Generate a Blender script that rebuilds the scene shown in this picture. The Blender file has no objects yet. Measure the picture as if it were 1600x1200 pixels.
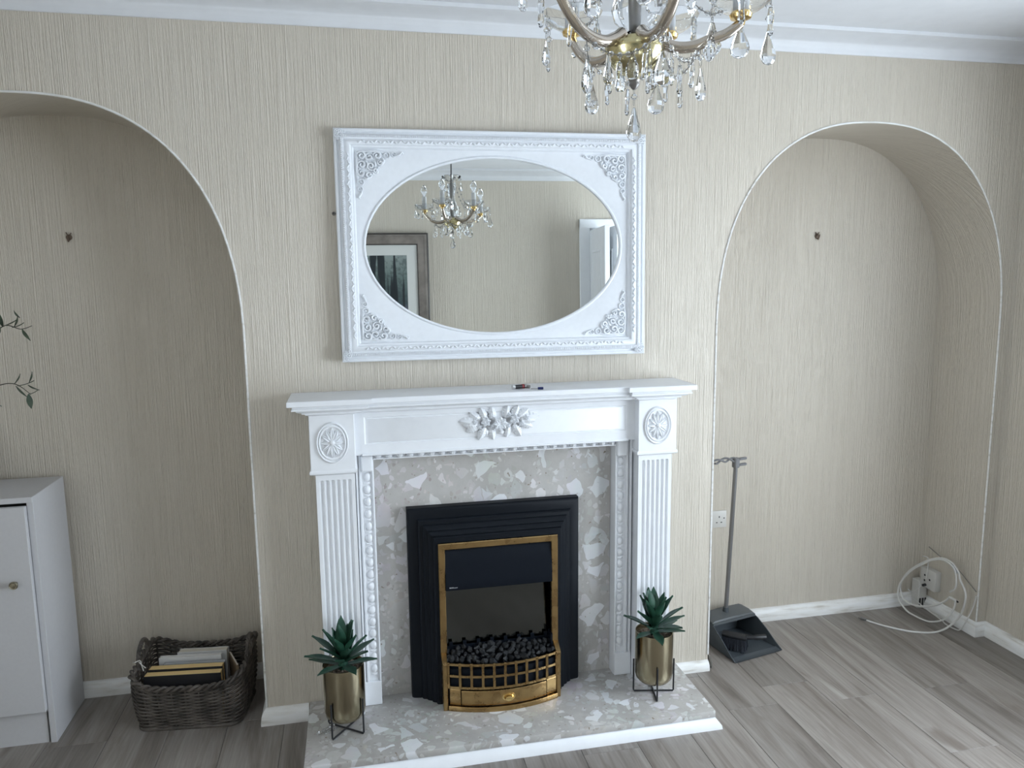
import bpy, bmesh, math, random
from mathutils import Vector, Matrix
PI = math.pi
rnd = random.Random(7)
S = bpy.context.scene
COL = S.collection

# ------------------------------------------------------------------ camera
def cam_setup():
    f, yaw, pitch, roll = 1182.295, 0.20474, -0.14103, -0.011516
    loc = Vector((-0.37871, -2.53597, 1.51005))
    cy, sy, cp, sp = math.cos(yaw), math.sin(yaw), math.cos(pitch), math.sin(pitch)
    fw = Vector((sy*cp, cy*cp, sp)); r = Vector((cy, -sy, 0)); u = r.cross(fw)
    c, s = math.cos(roll), math.sin(roll)
    r2 = c*r + s*u; u2 = -s*r + c*u
    cd = bpy.data.cameras.new('camera'); cam = bpy.data.objects.new('camera', cd); COL.objects.link(cam)
    m = Matrix((r2, u2, -fw)).transposed().to_4x4(); m.translation = loc
    cam.matrix_world = m
    cd.sensor_width = 36.0; cd.sensor_fit = 'HORIZONTAL'; cd.lens = f/1600*36; cd.clip_start = 0.02
    S.camera = cam
cam_setup()

# ------------------------------------------------------------------ world, window light, exposure
SKY = 13.8
w = bpy.data.worlds.new('overcast_sky'); S.world = w; w.use_nodes = True
bg = w.node_tree.nodes['Background']; bg.inputs[0].default_value = (0.80, 0.90, 1.0, 1); bg.inputs[1].default_value = SKY
XR, XL, YB, ZT = 2.165, -1.97, -2.82, 2.345        # room shell
WR = (-2.38, -0.82, 0.30, 1.95)                    # right-hand wall window: y0, y1, z0, z1
WL = (-2.70, -2.00, 0.60, 1.85)                    # left-hand wall window
def portal(x, wd, rz):
    pd = bpy.data.lights.new('window_portal', 'AREA'); pd.shape = 'RECTANGLE'; pd.size = wd[1]-wd[0]; pd.size_y = wd[3]-wd[2]
    po = bpy.data.objects.new('window_portal', pd); COL.objects.link(po)
    po.location = (x, (wd[0]+wd[1])/2, (wd[2]+wd[3])/2); po.rotation_euler = (PI/2, 0, rz); pd.cycles.is_portal = True
portal(XR+0.16, WR, PI/2); portal(XL-0.16, WL, -PI/2)
vs = S.view_settings
vs.view_transform = 'Standard'; vs.look = 'None'; vs.exposure = 0.0; vs.gamma = 1.0; vs.use_curve_mapping = False

# ------------------------------------------------------------------ materials
MATS = {}
def mat(name, color, rough=0.5, metal=0.0, **kw):
    m = bpy.data.materials.new(name); m.use_nodes = True
    b = m.node_tree.nodes['Principled BSDF']
    b.inputs['Base Color'].default_value = (*color, 1); b.inputs['Roughness'].default_value = rough; b.inputs['Metallic'].default_value = metal
    for k, v in kw.items(): b.inputs[k.replace('_', ' ')].default_value = v
    MATS[name] = m
    return m
class NT:
    def __init__(s, m): s.t = m.node_tree; s.b = s.t.nodes['Principled BSDF']
    def n(s, typ, **kw):
        x = s.t.nodes.new(typ)
        for k, v in kw.items():
            if k.startswith('i_'):
                key = k[2:]; key = int(key) if key.isdigit() else key.replace('_', ' ')
                x.inputs[key].default_value = v
            else: setattr(x, k, v)
        return x
    def l(s, a, b): s.t.links.new(a, b)
    def ramp(s, fac, stops):
        r = s.n('ShaderNodeValToRGB'); e = r.color_ramp.elements
        while len(e) < len(stops): e.new(0.5)
        for q, (p, c) in zip(e, stops): q.position = p; q.color = (*c, 1)
        s.l(fac, r.inputs[0]); return r.outputs[0]
    def mix(s, fac, a, b, mode='MIX'):
        x = s.n('ShaderNodeMix', data_type='RGBA', blend_type=mode)
        for v, i in ((fac, 0), (a, 6), (b, 7)):
            if hasattr(v, 'default_value') or hasattr(v, 'links'): s.l(v, x.inputs[i])
            elif i == 0: x.inputs[0].default_value = v
            else: x.inputs[i].default_value = (*v, 1)
        return x.outputs[2]
    def math(s, op, a, b=None):
        x = s.n('ShaderNodeMath', operation=op)
        for v, i in ((a, 0), (b, 1)):
            if v is None: continue
            if hasattr(v, 'links'): s.l(v, x.inputs[i])
            else: x.inputs[i].default_value = v
        return x.outputs[0]
    def bump(s, h, strength, dist):
        x = s.n('ShaderNodeBump'); x.inputs['Strength'].default_value = strength; x.inputs['Distance'].default_value = dist
        s.l(h, x.inputs['Height']); s.l(x.outputs[0], s.b.inputs['Normal'])

def wallpaper():
    m = mat('cream_ribbed_wallpaper', (0.70, 0.645, 0.55), 0.40, Specular_IOR_Level=0.75); t = NT(m)
    tc = t.n('ShaderNodeTexCoord'); sp = t.n('ShaderNodeSeparateXYZ'); t.l(tc.outputs['Object'], sp.inputs[0])
    s = t.math('ADD', sp.outputs[0], sp.outputs[1])
    def v(a, b):
        c = t.n('ShaderNodeCombineXYZ'); t.l(t.math('MULTIPLY', s, a), c.inputs[0]); t.l(t.math('MULTIPLY', sp.outputs[2], b), c.inputs[2]); return c.outputs[0]
    n1 = t.n('ShaderNodeTexNoise', i_Scale=1.0, i_Detail=3.0, i_Roughness=0.6); t.l(v(230, 2.6), n1.inputs['Vector'])
    n2 = t.n('ShaderNodeTexNoise', i_Scale=1.0, i_Detail=2.0); t.l(v(420, 40), n2.inputs['Vector'])
    n3 = t.n('ShaderNodeTexNoise', i_Scale=1.3, i_Detail=3.0); t.l(tc.outputs['Object'], n3.inputs['Vector'])
    h = t.math('ADD', n1.outputs[0], t.math('MULTIPLY', n2.outputs[0], 0.35))
    col = t.ramp(n1.outputs[0], [(0.3, (0.60, 0.548, 0.465)), (0.7, (0.67, 0.622, 0.54))])
    col = t.mix(t.math('MULTIPLY', n3.outputs[0], 0.22), col, (0.54, 0.45, 0.33))
    t.l(col, t.b.inputs['Base Color'])
    t.bump(h, 1.0, 0.006)
    return m
def painted(name, color, rough=0.45, scale=40, strength=0.08):
    m = mat(name, color, rough); t = NT(m)
    tc = t.n('ShaderNodeTexCoord'); n = t.n('ShaderNodeTexNoise', i_Scale=scale, i_Detail=3.0); t.l(tc.outputs['Object'], n.inputs['Vector'])
    d = tuple(c*0.975 for c in color)
    t.l(t.ramp(n.outputs[0], [(0.35, d), (0.6, color)]), t.b.inputs['Base Color'])
    t.bump(n.outputs[0], strength, 0.002)
    return m
def skirting_mat():
    m = mat('chipped_white_skirting_paint', (0.78, 0.78, 0.76), 0.45); t = NT(m)
    tc = t.n('ShaderNodeTexCoord'); mp = t.n('ShaderNodeMapping'); mp.inputs['Scale'].default_value = (9, 9, 60); t.l(tc.outputs['Object'], mp.inputs[0])
    n = t.n('ShaderNodeTexNoise', i_Scale=1.0, i_Detail=6.0); t.l(mp.outputs[0], n.inputs['Vector'])
    t.l(t.ramp(n.outputs[0], [(0.28, (0.52, 0.49, 0.44)), (0.42, (0.74, 0.73, 0.70)), (0.6, (0.82, 0.82, 0.81))]), t.b.inputs['Base Color'])
    t.bump(n.outputs[0], 0.15, 0.003); return m
def marble():
    m = mat('beige_terrazzo_marble', (0.5, 0.5, 0.48), 0.22); t = NT(m)
    tc = t.n('ShaderNodeTexCoord'); mp = t.n('ShaderNodeMapping'); mp.inputs['Scale'].default_value = (1, 1, 0.85); mp.inputs['Rotation'].default_value = (0.3, 0.2, 0.5); t.l(tc.outputs['Object'], mp.inputs[0])
    nd = t.n('ShaderNodeTexNoise', i_Scale=14.0, i_Detail=2.0); t.l(mp.outputs[0], nd.inputs['Vector'])
    add = t.n('ShaderNodeMix', data_type='RGBA', blend_type='LINEAR_LIGHT'); add.inputs[0].default_value = 0.022
    t.l(mp.outputs[0], add.inputs[6]); t.l(nd.outputs['Color'], add.inputs[7]); vec = add.outputs[2]
    nb = t.n('ShaderNodeTexNoise', i_Scale=5.0, i_Detail=8.0, i_Roughness=0.65); t.l(mp.outputs[0], nb.inputs['Vector'])
    col = t.ramp(nb.outputs[0], [(0.3, (0.37, 0.355, 0.335)), (0.5, (0.445, 0.43, 0.41)), (0.72, (0.51, 0.50, 0.485))])
    def chips(scale, keep, size, c0, c1, col):
        vo = t.n('ShaderNodeTexVoronoi', feature='F1', i_Scale=scale); t.l(vec, vo.inputs['Vector'])
        sep = t.n('ShaderNodeSeparateColor'); t.l(vo.outputs['Color'], sep.inputs[0])
        k = t.math('GREATER_THAN', sep.outputs[0], keep)
        rad = t.math('MULTIPLY', t.math('ADD', sep.outputs[1], 0.5), size)
        ins = t.math('LESS_THAN', vo.outputs['Distance'], rad)
        msk = t.math('MULTIPLY', k, ins)
        cc = t.ramp(sep.outputs[2], [(0.0, c0), (1.0, c1)])
        cc = t.mix(0.35, cc, nb.outputs['Color'], 'SOFT_LIGHT')
        return t.mix(t.math('MULTIPLY', msk, 0.85), col, cc)
    def shards(scale, keep, gap, c0, c1, col, op):
        vo = t.n('ShaderNodeTexVoronoi', feature='F1', i_Scale=scale); t.l(vec, vo.inputs['Vector'])
        ve = t.n('ShaderNodeTexVoronoi', feature='DISTANCE_TO_EDGE', i_Scale=scale); t.l(vec, ve.inputs['Vector'])
        sep = t.n('ShaderNodeSeparateColor'); t.l(vo.outputs['Color'], sep.inputs[0])
        k = t.math('GREATER_THAN', sep.outputs[0], keep)
        e = t.math('GREATER_THAN', ve.outputs['Distance'], t.math('MULTIPLY', t.math('ADD', sep.outputs[1], 0.4), gap))
        msk = t.math('MULTIPLY', k, e)
        cc = t.ramp(sep.outputs[2], [(0.0, c0), (1.0, c1)])
        cc = t.mix(0.4, cc, nb.outputs['Color'], 'SOFT_LIGHT')
        return t.mix(t.math('MULTIPLY', msk, op), col, cc)
    col = chips(80, 0.62, 0.36, (0.33, 0.31, 0.285), (0.58, 0.57, 0.555), col)
    col = shards(50, 0.62, 0.16, (0.40, 0.385, 0.365), (0.64, 0.64, 0.635), col, 0.8)
    col = shards(26, 0.58, 0.18, (0.42, 0.41, 0.395), (0.72, 0.725, 0.73), col, 0.75)
    col = shards(14.5, 0.64, 0.15, (0.44, 0.435, 0.42), (0.76, 0.77, 0.79), col, 0.9)
    ns = t.n('ShaderNodeTexNoise', i_Scale=70.0, i_Detail=2.0); t.l(mp.outputs[0], ns.inputs['Vector'])
    sm = t.ramp(ns.outputs[0], [(0.70, (0, 0, 0)), (0.74, (1, 1, 1))])
    col = t.mix(sm, col, (0.26, 0.225, 0.18))
    t.l(col, t.b.inputs['Base Color']); return m
def wood_floor():
    m = mat('grey_oak_laminate', (0.3, 0.28, 0.26), 0.42); t = NT(m)
    tc = t.n('ShaderNodeTexCoord'); oi = t.n('ShaderNodeObjectInfo')
    off = t.n('ShaderNodeVectorMath', operation='SCALE'); off.inputs[0].default_value = (7.3, 13.1, 3.7); t.l(oi.outputs['Random'], off.inputs['Scale'])
    vv = t.n('ShaderNodeVectorMath', operation='ADD'); t.l(tc.outputs['Object'], vv.inputs[0]); t.l(off.outputs[0], vv.inputs[1])
    mp = t.n('ShaderNodeMapping'); mp.inputs['Scale'].default_value = (16, 1.3, 1); t.l(vv.outputs[0], mp.inputs[0])
    n1 = t.n('ShaderNodeTexNoise', i_Scale=1.0, i_Detail=6.0, i_Roughness=0.62, i_Distortion=1.2); t.l(mp.outputs[0], n1.inputs['Vector'])
    mp2 = t.n('ShaderNodeMapping'); mp2.inputs['Scale'].default_value = (130, 5, 1); t.l(vv.outputs[0], mp2.inputs[0])
    n2 = t.n('ShaderNodeTexNoise', i_Scale=1.0, i_Detail=4.0); t.l(mp2.outputs[0], n2.inputs['Vector'])
    mp3 = t.n('ShaderNodeMapping'); mp3.inputs['Scale'].default_value = (9, 2.6, 1); t.l(vv.outputs[0], mp3.inputs[0])
    n3 = t.n('ShaderNodeTexNoise', i_Scale=1.0, i_Detail=3.0, i_Distortion=1.5); t.l(mp3.outputs[0], n3.inputs['Vector'])
    col = t.ramp(n1.outputs[0], [(0.28, (0.135, 0.113, 0.097)), (0.5, (0.245, 0.219, 0.197)), (0.74, (0.335, 0.310, 0.286))])
    col = t.mix(0.45, col, n2.outputs[0], 'SOFT_LIGHT')
    col = t.mix(t.ramp(n3.outputs[0], [(0.62, (0, 0, 0)), (0.74, (0.6, 0.6, 0.6))]), col, (0.13, 0.105, 0.088))
    hv = t.n('ShaderNodeHueSaturation'); t.l(t.math('ADD', t.math('MULTIPLY', oi.outputs['Random'], 0.3), 0.85), hv.inputs['Value']); t.l(col, hv.inputs['Color'])
    t.l(hv.outputs[0], t.b.inputs['Base Color'])
    t.l(t.math('ADD', t.math('MULTIPLY', n2.outputs[0], 0.2), 0.3), t.b.inputs['Roughness'])
    t.bump(n2.outputs[0], 0.12, 0.001); return m
def brushed(name, color, rough, axis_scale=(3, 3, 300)):
    m = mat(name, color, rough, 1.0); t = NT(m)
    tc = t.n('ShaderNodeTexCoord'); mp = t.n('ShaderNodeMapping'); mp.inputs['Scale'].default_value = axis_scale; t.l(tc.outputs['Object'], mp.inputs[0])
    n = t.n('ShaderNodeTexNoise', i_Scale=1.0, i_Detail=3.0); t.l(mp.outputs[0], n.inputs['Vector'])
    t.l(t.math('ADD', t.math('MULTIPLY', n.outputs[0], 0.05), rough-0.025), t.b.inputs['Roughness']); return m
def tarnished(name, color, dark):
    m = mat(name, color, 0.26, 1.0); t = NT(m)
    tc = t.n('ShaderNodeTexCoord'); n = t.n('ShaderNodeTexNoise', i_Scale=28.0, i_Detail=6.0); t.l(tc.outputs['Object'], n.inputs['Vector'])
    t.l(t.ramp(n.outputs[0], [(0.35, dark), (0.62, color)]), t.b.inputs['Base Color'])
    t.l(t.math('ADD', t.math('MULTIPLY', n.outputs[0], 0.3), 0.14), t.b.inputs['Roughness']); return m
def noisy(name, c0, c1, scale, rough, bumpd=0.0, metal=0.0):
    m = mat(name, c0, rough, metal); t = NT(m)
    tc = t.n('ShaderNodeTexCoord'); n = t.n('ShaderNodeTexNoise', i_Scale=scale, i_Detail=5.0); t.l(tc.outputs['Object'], n.inputs['Vector'])
    t.l(t.ramp(n.outputs[0], [(0.35, c0), (0.65, c1)]), t.b.inputs['Base Color'])
    if bumpd: t.bump(n.outputs[0], 0.5, bumpd)
    return m
def forest():
    m = mat('forest_print', (0.2, 0.25, 0.25), 0.4); t = NT(m)
    tc = t.n('ShaderNodeTexCoord')
    mp = t.n('ShaderNodeMapping'); mp.inputs['Scale'].default_value = (26, 1, 1.2); t.l(tc.outputs['Object'], mp.inputs[0])
    n = t.n('ShaderNodeTexNoise', i_Scale=1.0, i_Detail=3.0, i_Distortion=0.6); t.l(mp.outputs[0], n.inputs['Vector'])
    n2 = t.n('ShaderNodeTexNoise', i_Scale=45.0, i_Detail=5.0); t.l(tc.outputs['Object'], n2.inputs['Vector'])
    sp = t.n('ShaderNodeSeparateXYZ'); t.l(tc.outputs['Object'], sp.inputs[0])
    g = t.n('ShaderNodeMapRange'); g.inputs[1].default_value = -0.30; g.inputs[2].default_value = 0.30; t.l(sp.outputs[2], g.inputs[0])
    bgc = t.ramp(g.outputs[0], [(0.0, (0.10, 0.09, 0.16)), (0.22, (0.16, 0.14, 0.25)), (0.3, (0.05, 0.08, 0.09)), (0.6, (0.14, 0.19, 0.18)), (1.0, (0.34, 0.38, 0.37))])
    col = t.mix(t.ramp(n2.outputs[0], [(0.45, (0, 0, 0)), (0.6, (0.6, 0.6, 0.6))]), bgc, (0.05, 0.07, 0.075))
    col = t.mix(t.ramp(n.outputs[0], [(0.52, (0, 0, 0)), (0.56, (1, 1, 1))]), col, (0.018, 0.025, 0.03))
    t.l(col, t.b.inputs['Base Color']); return m

WALL = wallpaper()
MARBLE = marble()
FLOORM = wood_floor()
WHITE = painted('white_gloss_paint', (0.83, 0.85, 0.88), 0.38, 25, 0.05)
CEILM = painted('white_ceiling_paint', (0.70, 0.715, 0.74), 0.7, 18, 0.15)
SKIRT = skirting_mat()
FRAMEW = painted('white_satin_frame', (0.80, 0.83, 0.87), 0.42, 60, 0.1)
MIRROR = mat('mirror_silver', (0.80, 0.82, 0.80), 0.01, 1.0)
IRON = mat('matt_black_cast_iron', (0.0045, 0.0065, 0.010), 0.5, Specular_IOR_Level=0.16)
IRONP = mat('black_hood_enamel', (0.0045, 0.007, 0.012), 0.45, Specular_IOR_Level=0.15)
SMOKE = mat('dark_smoked_mirror', (0.095, 0.10, 0.097), 0.09, 1.0)
BRASS = tarnished('aged_brass', (0.44, 0.30, 0.135), (0.36, 0.235, 0.105))
GOLDB = mat('polished_brass', (0.80, 0.58, 0.25), 0.2, 1.0)
POTM = brushed('brushed_bronze_pot', (0.36, 0.315, 0.215), 0.2, (4, 4, 260))
COAL = noisy('glossy_black_coal', (0.004, 0.005, 0.006), (0.018, 0.020, 0.023), 60, 0.3, 0.004)
LEAFM = noisy('deep_green_succulent_leaf', (0.012, 0.052, 0.034), (0.026, 0.088, 0.052), 30, 0.42)
PEBM = noisy('brown_pebbles', (0.10, 0.07, 0.05), (0.38, 0.31, 0.25), 90, 0.7)
BLACKW = mat('black_wire', (0.012, 0.013, 0.016), 0.45)
WICK = noisy('grey_brown_wicker', (0.032, 0.027, 0.023), (0.12, 0.103, 0.088), 22, 0.5, 0.002)
CUPW = painted('white_cupboard_laminate', (0.56, 0.56, 0.575), 0.5, 90, 0.03)
GLASS = mat('crystal_glass', (0.97, 0.985, 1.0), 0.02, Transmission_Weight=1.0, IOR=1.5)
ARMM = mat('smoky_glass_clad_arm', (0.55, 0.49, 0.42), 0.16, 0.9)
WIRE = mat('dull_silver_wire', (0.32, 0.31, 0.30), 0.35, 1.0)
OLIVEBR = mat('antique_gold_bowl', (0.60, 0.53, 0.30), 0.22, 1.0)
CANDLE = mat('candle_tube', (0.78, 0.79, 0.80), 0.4)
GREYP = mat('dark_grey_plastic', (0.055, 0.066, 0.075), 0.42)
GREYH = mat('mid_grey_handle_plastic', (0.17, 0.17, 0.175), 0.45)
STEEL = mat('grey_tube', (0.24, 0.24, 0.245), 0.3, 0.7)
BRIST = noisy('blue_black_bristles', (0.008, 0.011, 0.018), (0.03, 0.036, 0.05), 200, 0.7)
WPLAS = mat('white_plastic', (0.60, 0.585, 0.55), 0.4)
CABLE = mat('white_coax_jacket', (0.62, 0.61, 0.58), 0.45)
CABLEG = mat('grey_cable', (0.22, 0.21, 0.19), 0.5)
DARKHOLE = mat('black_recess', (0.01, 0.01, 0.01), 0.6)  # flat black for holes, also paints the shade inside the cupboard gap
PICF = noisy('grey_brown_picture_moulding', (0.16, 0.14, 0.125), (0.27, 0.24, 0.215), 12, 0.5)
PICD = mat('dark_picture_edge', (0.05, 0.045, 0.042), 0.5)
MOUNT = mat('off_white_mount', (0.66, 0.67, 0.65), 0.8)
FOREST = forest()
OLIVE = noisy('olive_leaf_green', (0.022, 0.04, 0.024), (0.05, 0.075, 0.045), 40, 0.5)
STEMM = mat('olive_stem', (0.05, 0.045, 0.03), 0.7)
VASE = mat('white_ceramic_vase', (0.72, 0.71, 0.69), 0.3)
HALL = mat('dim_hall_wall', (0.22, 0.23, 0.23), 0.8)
UPVC = mat('white_upvc', (0.85, 0.86, 0.87), 0.3)

def pane_mat():
    m = bpy.data.materials.new('window_glass'); m.use_nodes = True; t = m.node_tree; t.nodes.clear()
    o = t.nodes.new('ShaderNodeOutputMaterial'); mx = t.nodes.new('ShaderNodeMixShader'); mx.inputs[0].default_value = 0.06
    a = t.nodes.new('ShaderNodeBsdfTransparent'); b = t.nodes.new('ShaderNodeBsdfGlossy'); b.inputs['Roughness'].default_value = 0.02
    t.links.new(a.outputs[0], mx.inputs[1]); t.links.new(b.outputs[0], mx.inputs[2]); t.links.new(mx.outputs[0], o.inputs[0]); return m
PANE = pane_mat()

# ------------------------------------------------------------------ mesh helpers
class MB:
    def __init__(s): s.v = []; s.f = []
    def add(s, vs, fs):
        o = len(s.v); s.v += [tuple(p) for p in vs]; s.f += [tuple(i+o for i in f) for f in fs]; return s
    def box(s, x0, x1, y0, y1, z0, z1, bev=0.0, seg=1):
        if bev <= 0:
            return s.add([(x0,y0,z0),(x1,y0,z0),(x1,y1,z0),(x0,y1,z0),(x0,y0,z1),(x1,y0,z1),(x1,y1,z1),(x0,y1,z1)],
                         [(0,3,2,1),(4,5,6,7),(0,1,5,4),(1,2,6,5),(2,3,7,6),(3,0,4,7)])
        bm = bmesh.new(); bmesh.ops.create_cube(bm, size=1)
        for v in bm.verts: v.co = Vector(((x0+x1)/2+v.co.x*(x1-x0), (y0+y1)/2+v.co.y*(y1-y0), (z0+z1)/2+v.co.z*(z1-z0)))
        bmesh.ops.bevel(bm, geom=bm.edges[:], offset=bev, segments=seg, profile=0.5, affect='EDGES')
        bm.verts.index_update(); vs = [v.co.copy() for v in bm.verts]; fs = [[v.index for v in f.verts] for f in bm.faces]; bm.free()
        return s.add(vs, fs)
    def tube(s, pts, r, seg=8, closed=False, cap=True):
        pts = [Vector(p) for p in pts]; n = len(pts); rs = r if isinstance(r, (list, tuple)) else [r]*n
        nrm = None; vs = []; fs = []
        for i, p in enumerate(pts):
            a = pts[(i-1) % n] if (closed or i > 0) else p; b = pts[(i+1) % n] if (closed or i < n-1) else p
            t = (b-a); t = t.normalized() if t.length > 1e-9 else Vector((0,0,1))
            if nrm is None:
                nrm = t.orthogonal().normalized()
            nrm = (nrm - t*nrm.dot(t)); nrm = nrm.normalized() if nrm.length > 1e-6 else t.orthogonal().normalized()
            bn = t.cross(nrm)
            for k in range(seg):
                an = 2*PI*k/seg; vs.append(p + (nrm*math.cos(an)+bn*math.sin(an))*rs[i])
        m = n if closed else n-1
        for i in range(m):
            for k in range(seg):
                a = i*seg+k; b = i*seg+(k+1) % seg; c = ((i+1) % n)*seg+(k+1) % seg; d = ((i+1) % n)*seg+k
                fs.append((a, b, c, d))
        if cap and not closed:
            fs.append(tuple(range(seg-1, -1, -1))); fs.append(tuple((n-1)*seg+k for k in range(seg)))
        return s.add(vs, fs)
    def lathe(s, prof, seg=24, c=(0,0,0), axis='Z', a0=0.0, cap=True, sx=1.0, sy=1.0):
        vs = []; fs = []; n = len(prof)
        for (r, z) in prof:
            for k in range(seg):
                an = a0+2*PI*k/seg; x, y = r*math.cos(an)*sx, r*math.sin(an)*sy
                p = (x, y, z) if axis == 'Z' else ((x, -z, y) if axis == 'Y' else (z, x, y))
                vs.append((p[0]+c[0], p[1]+c[1], p[2]+c[2]))
        for i in range(n-1):
            for k in range(seg):
                fs.append((i*seg+k, i*seg+(k+1) % seg, (i+1)*seg+(k+1) % seg, (i+1)*seg+k))
        if cap:
            fs.append(tuple(range(seg-1, -1, -1))); fs.append(tuple((n-1)*seg+k for k in range(seg)))
        return s.add(vs, fs)
    def loops(s, loops, closed=True, cap0=False, cap1=False):
        n = len(loops[0]); vs = [p for L in loops for p in L]; fs = []
        for i in range(len(loops)-1):
            for k in range(n if closed else n-1):
                fs.append((i*n+k, i*n+(k+1) % n, (i+1)*n+(k+1) % n, (i+1)*n+k))
        if cap0: fs.append(tuple(range(n-1, -1, -1)))
        if cap1: fs.append(tuple((len(loops)-1)*n+k for k in range(n)))
        return s.add(vs, fs)
    def ell(s, c, rx, ry, rz, nu=8, nv=5, rot=None):
        vs = []; fs = []
        R = rot.to_3x3() if rot else None
        for j in range(nv+1):
            ph = -PI/2+PI*j/nv
            for k in range(nu):
                th = 2*PI*k/nu; p = Vector((rx*math.cos(ph)*math.cos(th), ry*math.cos(ph)*math.sin(th), rz*math.sin(ph)))
                if R: p = R @ p
                vs.append(p+Vector(c))
        for j in range(nv):
            for k in range(nu):
                fs.append((j*nu+k, j*nu+(k+1) % nu, (j+1)*nu+(k+1) % nu, (j+1)*nu+k))
        return s.add(vs, fs)
    def mesh(s, name, m, smooth=True, ang=35):
        me = bpy.data.meshes.new(name); me.from_pydata(s.v, [], s.f)
        bm = bmesh.new(); bm.from_mesh(me); bmesh.ops.remove_doubles(bm, verts=bm.verts, dist=1e-6)
        bmesh.ops.recalc_face_normals(bm, faces=bm.faces); bm.to_mesh(me); bm.free()
        me.materials.append(m)
        if smooth:
            me.polygons.foreach_set('use_smooth', [True]*len(me.polygons)); me.set_sharp_from_angle(angle=math.radians(ang))
        me.update(); return me
    def build(s, name, m, parent=None, loc=None, smooth=True, ang=35):
        return link(name, s.mesh(name, m, smooth, ang), parent, loc)
def link(name, me, parent=None, loc=None, rot=None, scale=None):
    o = bpy.data.objects.new(name, me); COL.objects.link(o)
    if loc: o.location = loc
    if rot is not None: o.rotation_euler = rot
    if scale: o.scale = scale
    if parent: o.parent = parent
    return o
def tag(o, label, cat, group=None):
    o['label'] = label; o['category'] = cat
    if group: o['group'] = group
    return o
def thing(name, label, cat, loc=(0,0,0), rz=0.0, group=None):
    o = bpy.data.objects.new(name, None); COL.objects.link(o); o.location = loc; o.rotation_euler = (0,0,rz); o.empty_display_size = 0.05
    return tag(o, label, cat, group)
def struct(o, label, cat='wall'):
    o['kind'] = 'structure'; o['label'] = label; o['category'] = cat; return o
def cat_rom(pts, n=8, closed=False):
    P = [Vector(p) for p in pts]; out = []; L = len(P)
    for i in range(L if closed else L-1):
        if closed: a, b, c, d = P[(i-1) % L], P[i], P[(i+1) % L], P[(i+2) % L]
        else: a, b, c, d = P[max(i-1,0)], P[i], P[i+1], P[min(i+2,L-1)]
        for k in range(n):
            t = k/n
            out.append(0.5*((2*b)+(-a+c)*t+(2*a-5*b+4*c-d)*t*t+(-a+3*b-3*c+d)*t**3))
    if not closed: out.append(P[-1])
    return out

# ------------------------------------------------------------------ room shell
fl = MB().box(XL-0.1, XR+0.1, YB-0.9, 0.36, -0.06, -0.012).build('floor', mat('dark_underlay', (0.03,0.028,0.025), 0.9))
struct(fl, 'grey oak laminate floor of long planks running towards the fireplace wall', 'floor')
PW = 0.1895
pm_cache = {}
def plank(x0, x1, y0, y1):
    key = (round(x1-x0, 4), round(y1-y0, 4))
    if key not in pm_cache:
        hx, hy = key[0]/2-0.0006, key[1]/2-0.0006
        b = 0.0005
        pm_cache[key] = MB().loops([[(-hx,-hy,-0.012),(hx,-hy,-0.012),(hx,hy,-0.012),(-hx,hy,-0.012)],
                                    [(-hx,-hy,-b),(hx,-hy,-b),(hx,hy,-b),(-hx,hy,-b)],
                                    [(-hx+b,-hy+b,0),(hx-b,-hy+b,0),(hx-b,hy-b,0),(-hx+b,hy-b,0)]], cap0=True, cap1=True).mesh('plank', FLOORM, False)
    link('plank', pm_cache[key], fl, ((x0+x1)/2, (y0+y1)/2, 0))
joint = {}
k0 = -15
for k in range(k0, 8):
    x0, x1 = 0.85+PW*k, 0.85+PW*(k+1)
    x0c, x1c = max(x0, XL), min(x1, XR)
    if x1c-x0c < 0.01: continue
    jo = {0: -0.28, 2: -0.306, 4: -0.31}.get(k)
    if jo is None: jo = 0.1-1.2*rnd.random()
    cuts = [0.335]
    y = jo
    while y > 0.30: y -= 1.2
    while y > YB+0.05: cuts.append(y); y -= 1.2
    cuts.append(YB)
    for a, b in zip(cuts[:-1], cuts[1:]): plank(x0c, x1c, b, a)

ce = MB().box(XL-0.1, XR+0.1, YB-0.1, 0.1, ZT, ZT+0.06).build('ceiling', CEILM, smooth=False); struct(ce, 'plain white painted ceiling', 'ceiling')

def arch_path(cx, a, z0, b, n, N=64):
    # flattened superelliptic arch on straight jambs, listed left foot to right foot
    P = [(cx-a, 0.0), (cx-a, z0*0.5)]
    for k in range(N+1):
        t = PI*(1-k/N); c, q = math.cos(t), math.sin(t)
        P.append((cx+a*math.copysign(abs(c)**(2/n), c), z0+b*abs(q)**(2/n)))
    return P+[(cx+a, z0*0.5), (cx+a, 0.0)]
RA, LA = arch_path(1.5125, 0.6055, 1.30, 0.752, 2.35), arch_path(-1.324, 0.601, 1.30, 0.757, 2.4)
outl = [(XL, 0)] + LA + RA + [(XR, 0), (XR, ZT), (XL, ZT)]
wf = MB().add([(x, 0, z) for x, z in outl], [tuple(range(len(outl)))]).build('wall_front', WALL, smooth=False)
struct(wf, 'cream ribbed wallpaper wall of the chimney breast between two arches')
YD = 0.33
for side, A in (('left', LA), ('right', RA)):
    m = MB(); m.loops([[(x, 0, z) for x, z in A], [(x, YD, z) for x, z in A]], closed=False)
    m.add([(x, YD, z) for x, z in A], [tuple(range(len(A)))])
    o = m.build('wall_alcove_'+side, WALL); struct(o, 'cream papered recess of the %s arched alcove' % side)
for i, A in enumerate((LA, RA)):
    pts = [(x, -0.001, max(z, 0.06)) for x, z in A]
    o = MB().tube(pts, 0.0036, 6).build('trim_%d' % (i+1), SKIRT); struct(o, 'white bead outlining the %s arch' % ('left', 'right')[i], 'trim')

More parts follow.
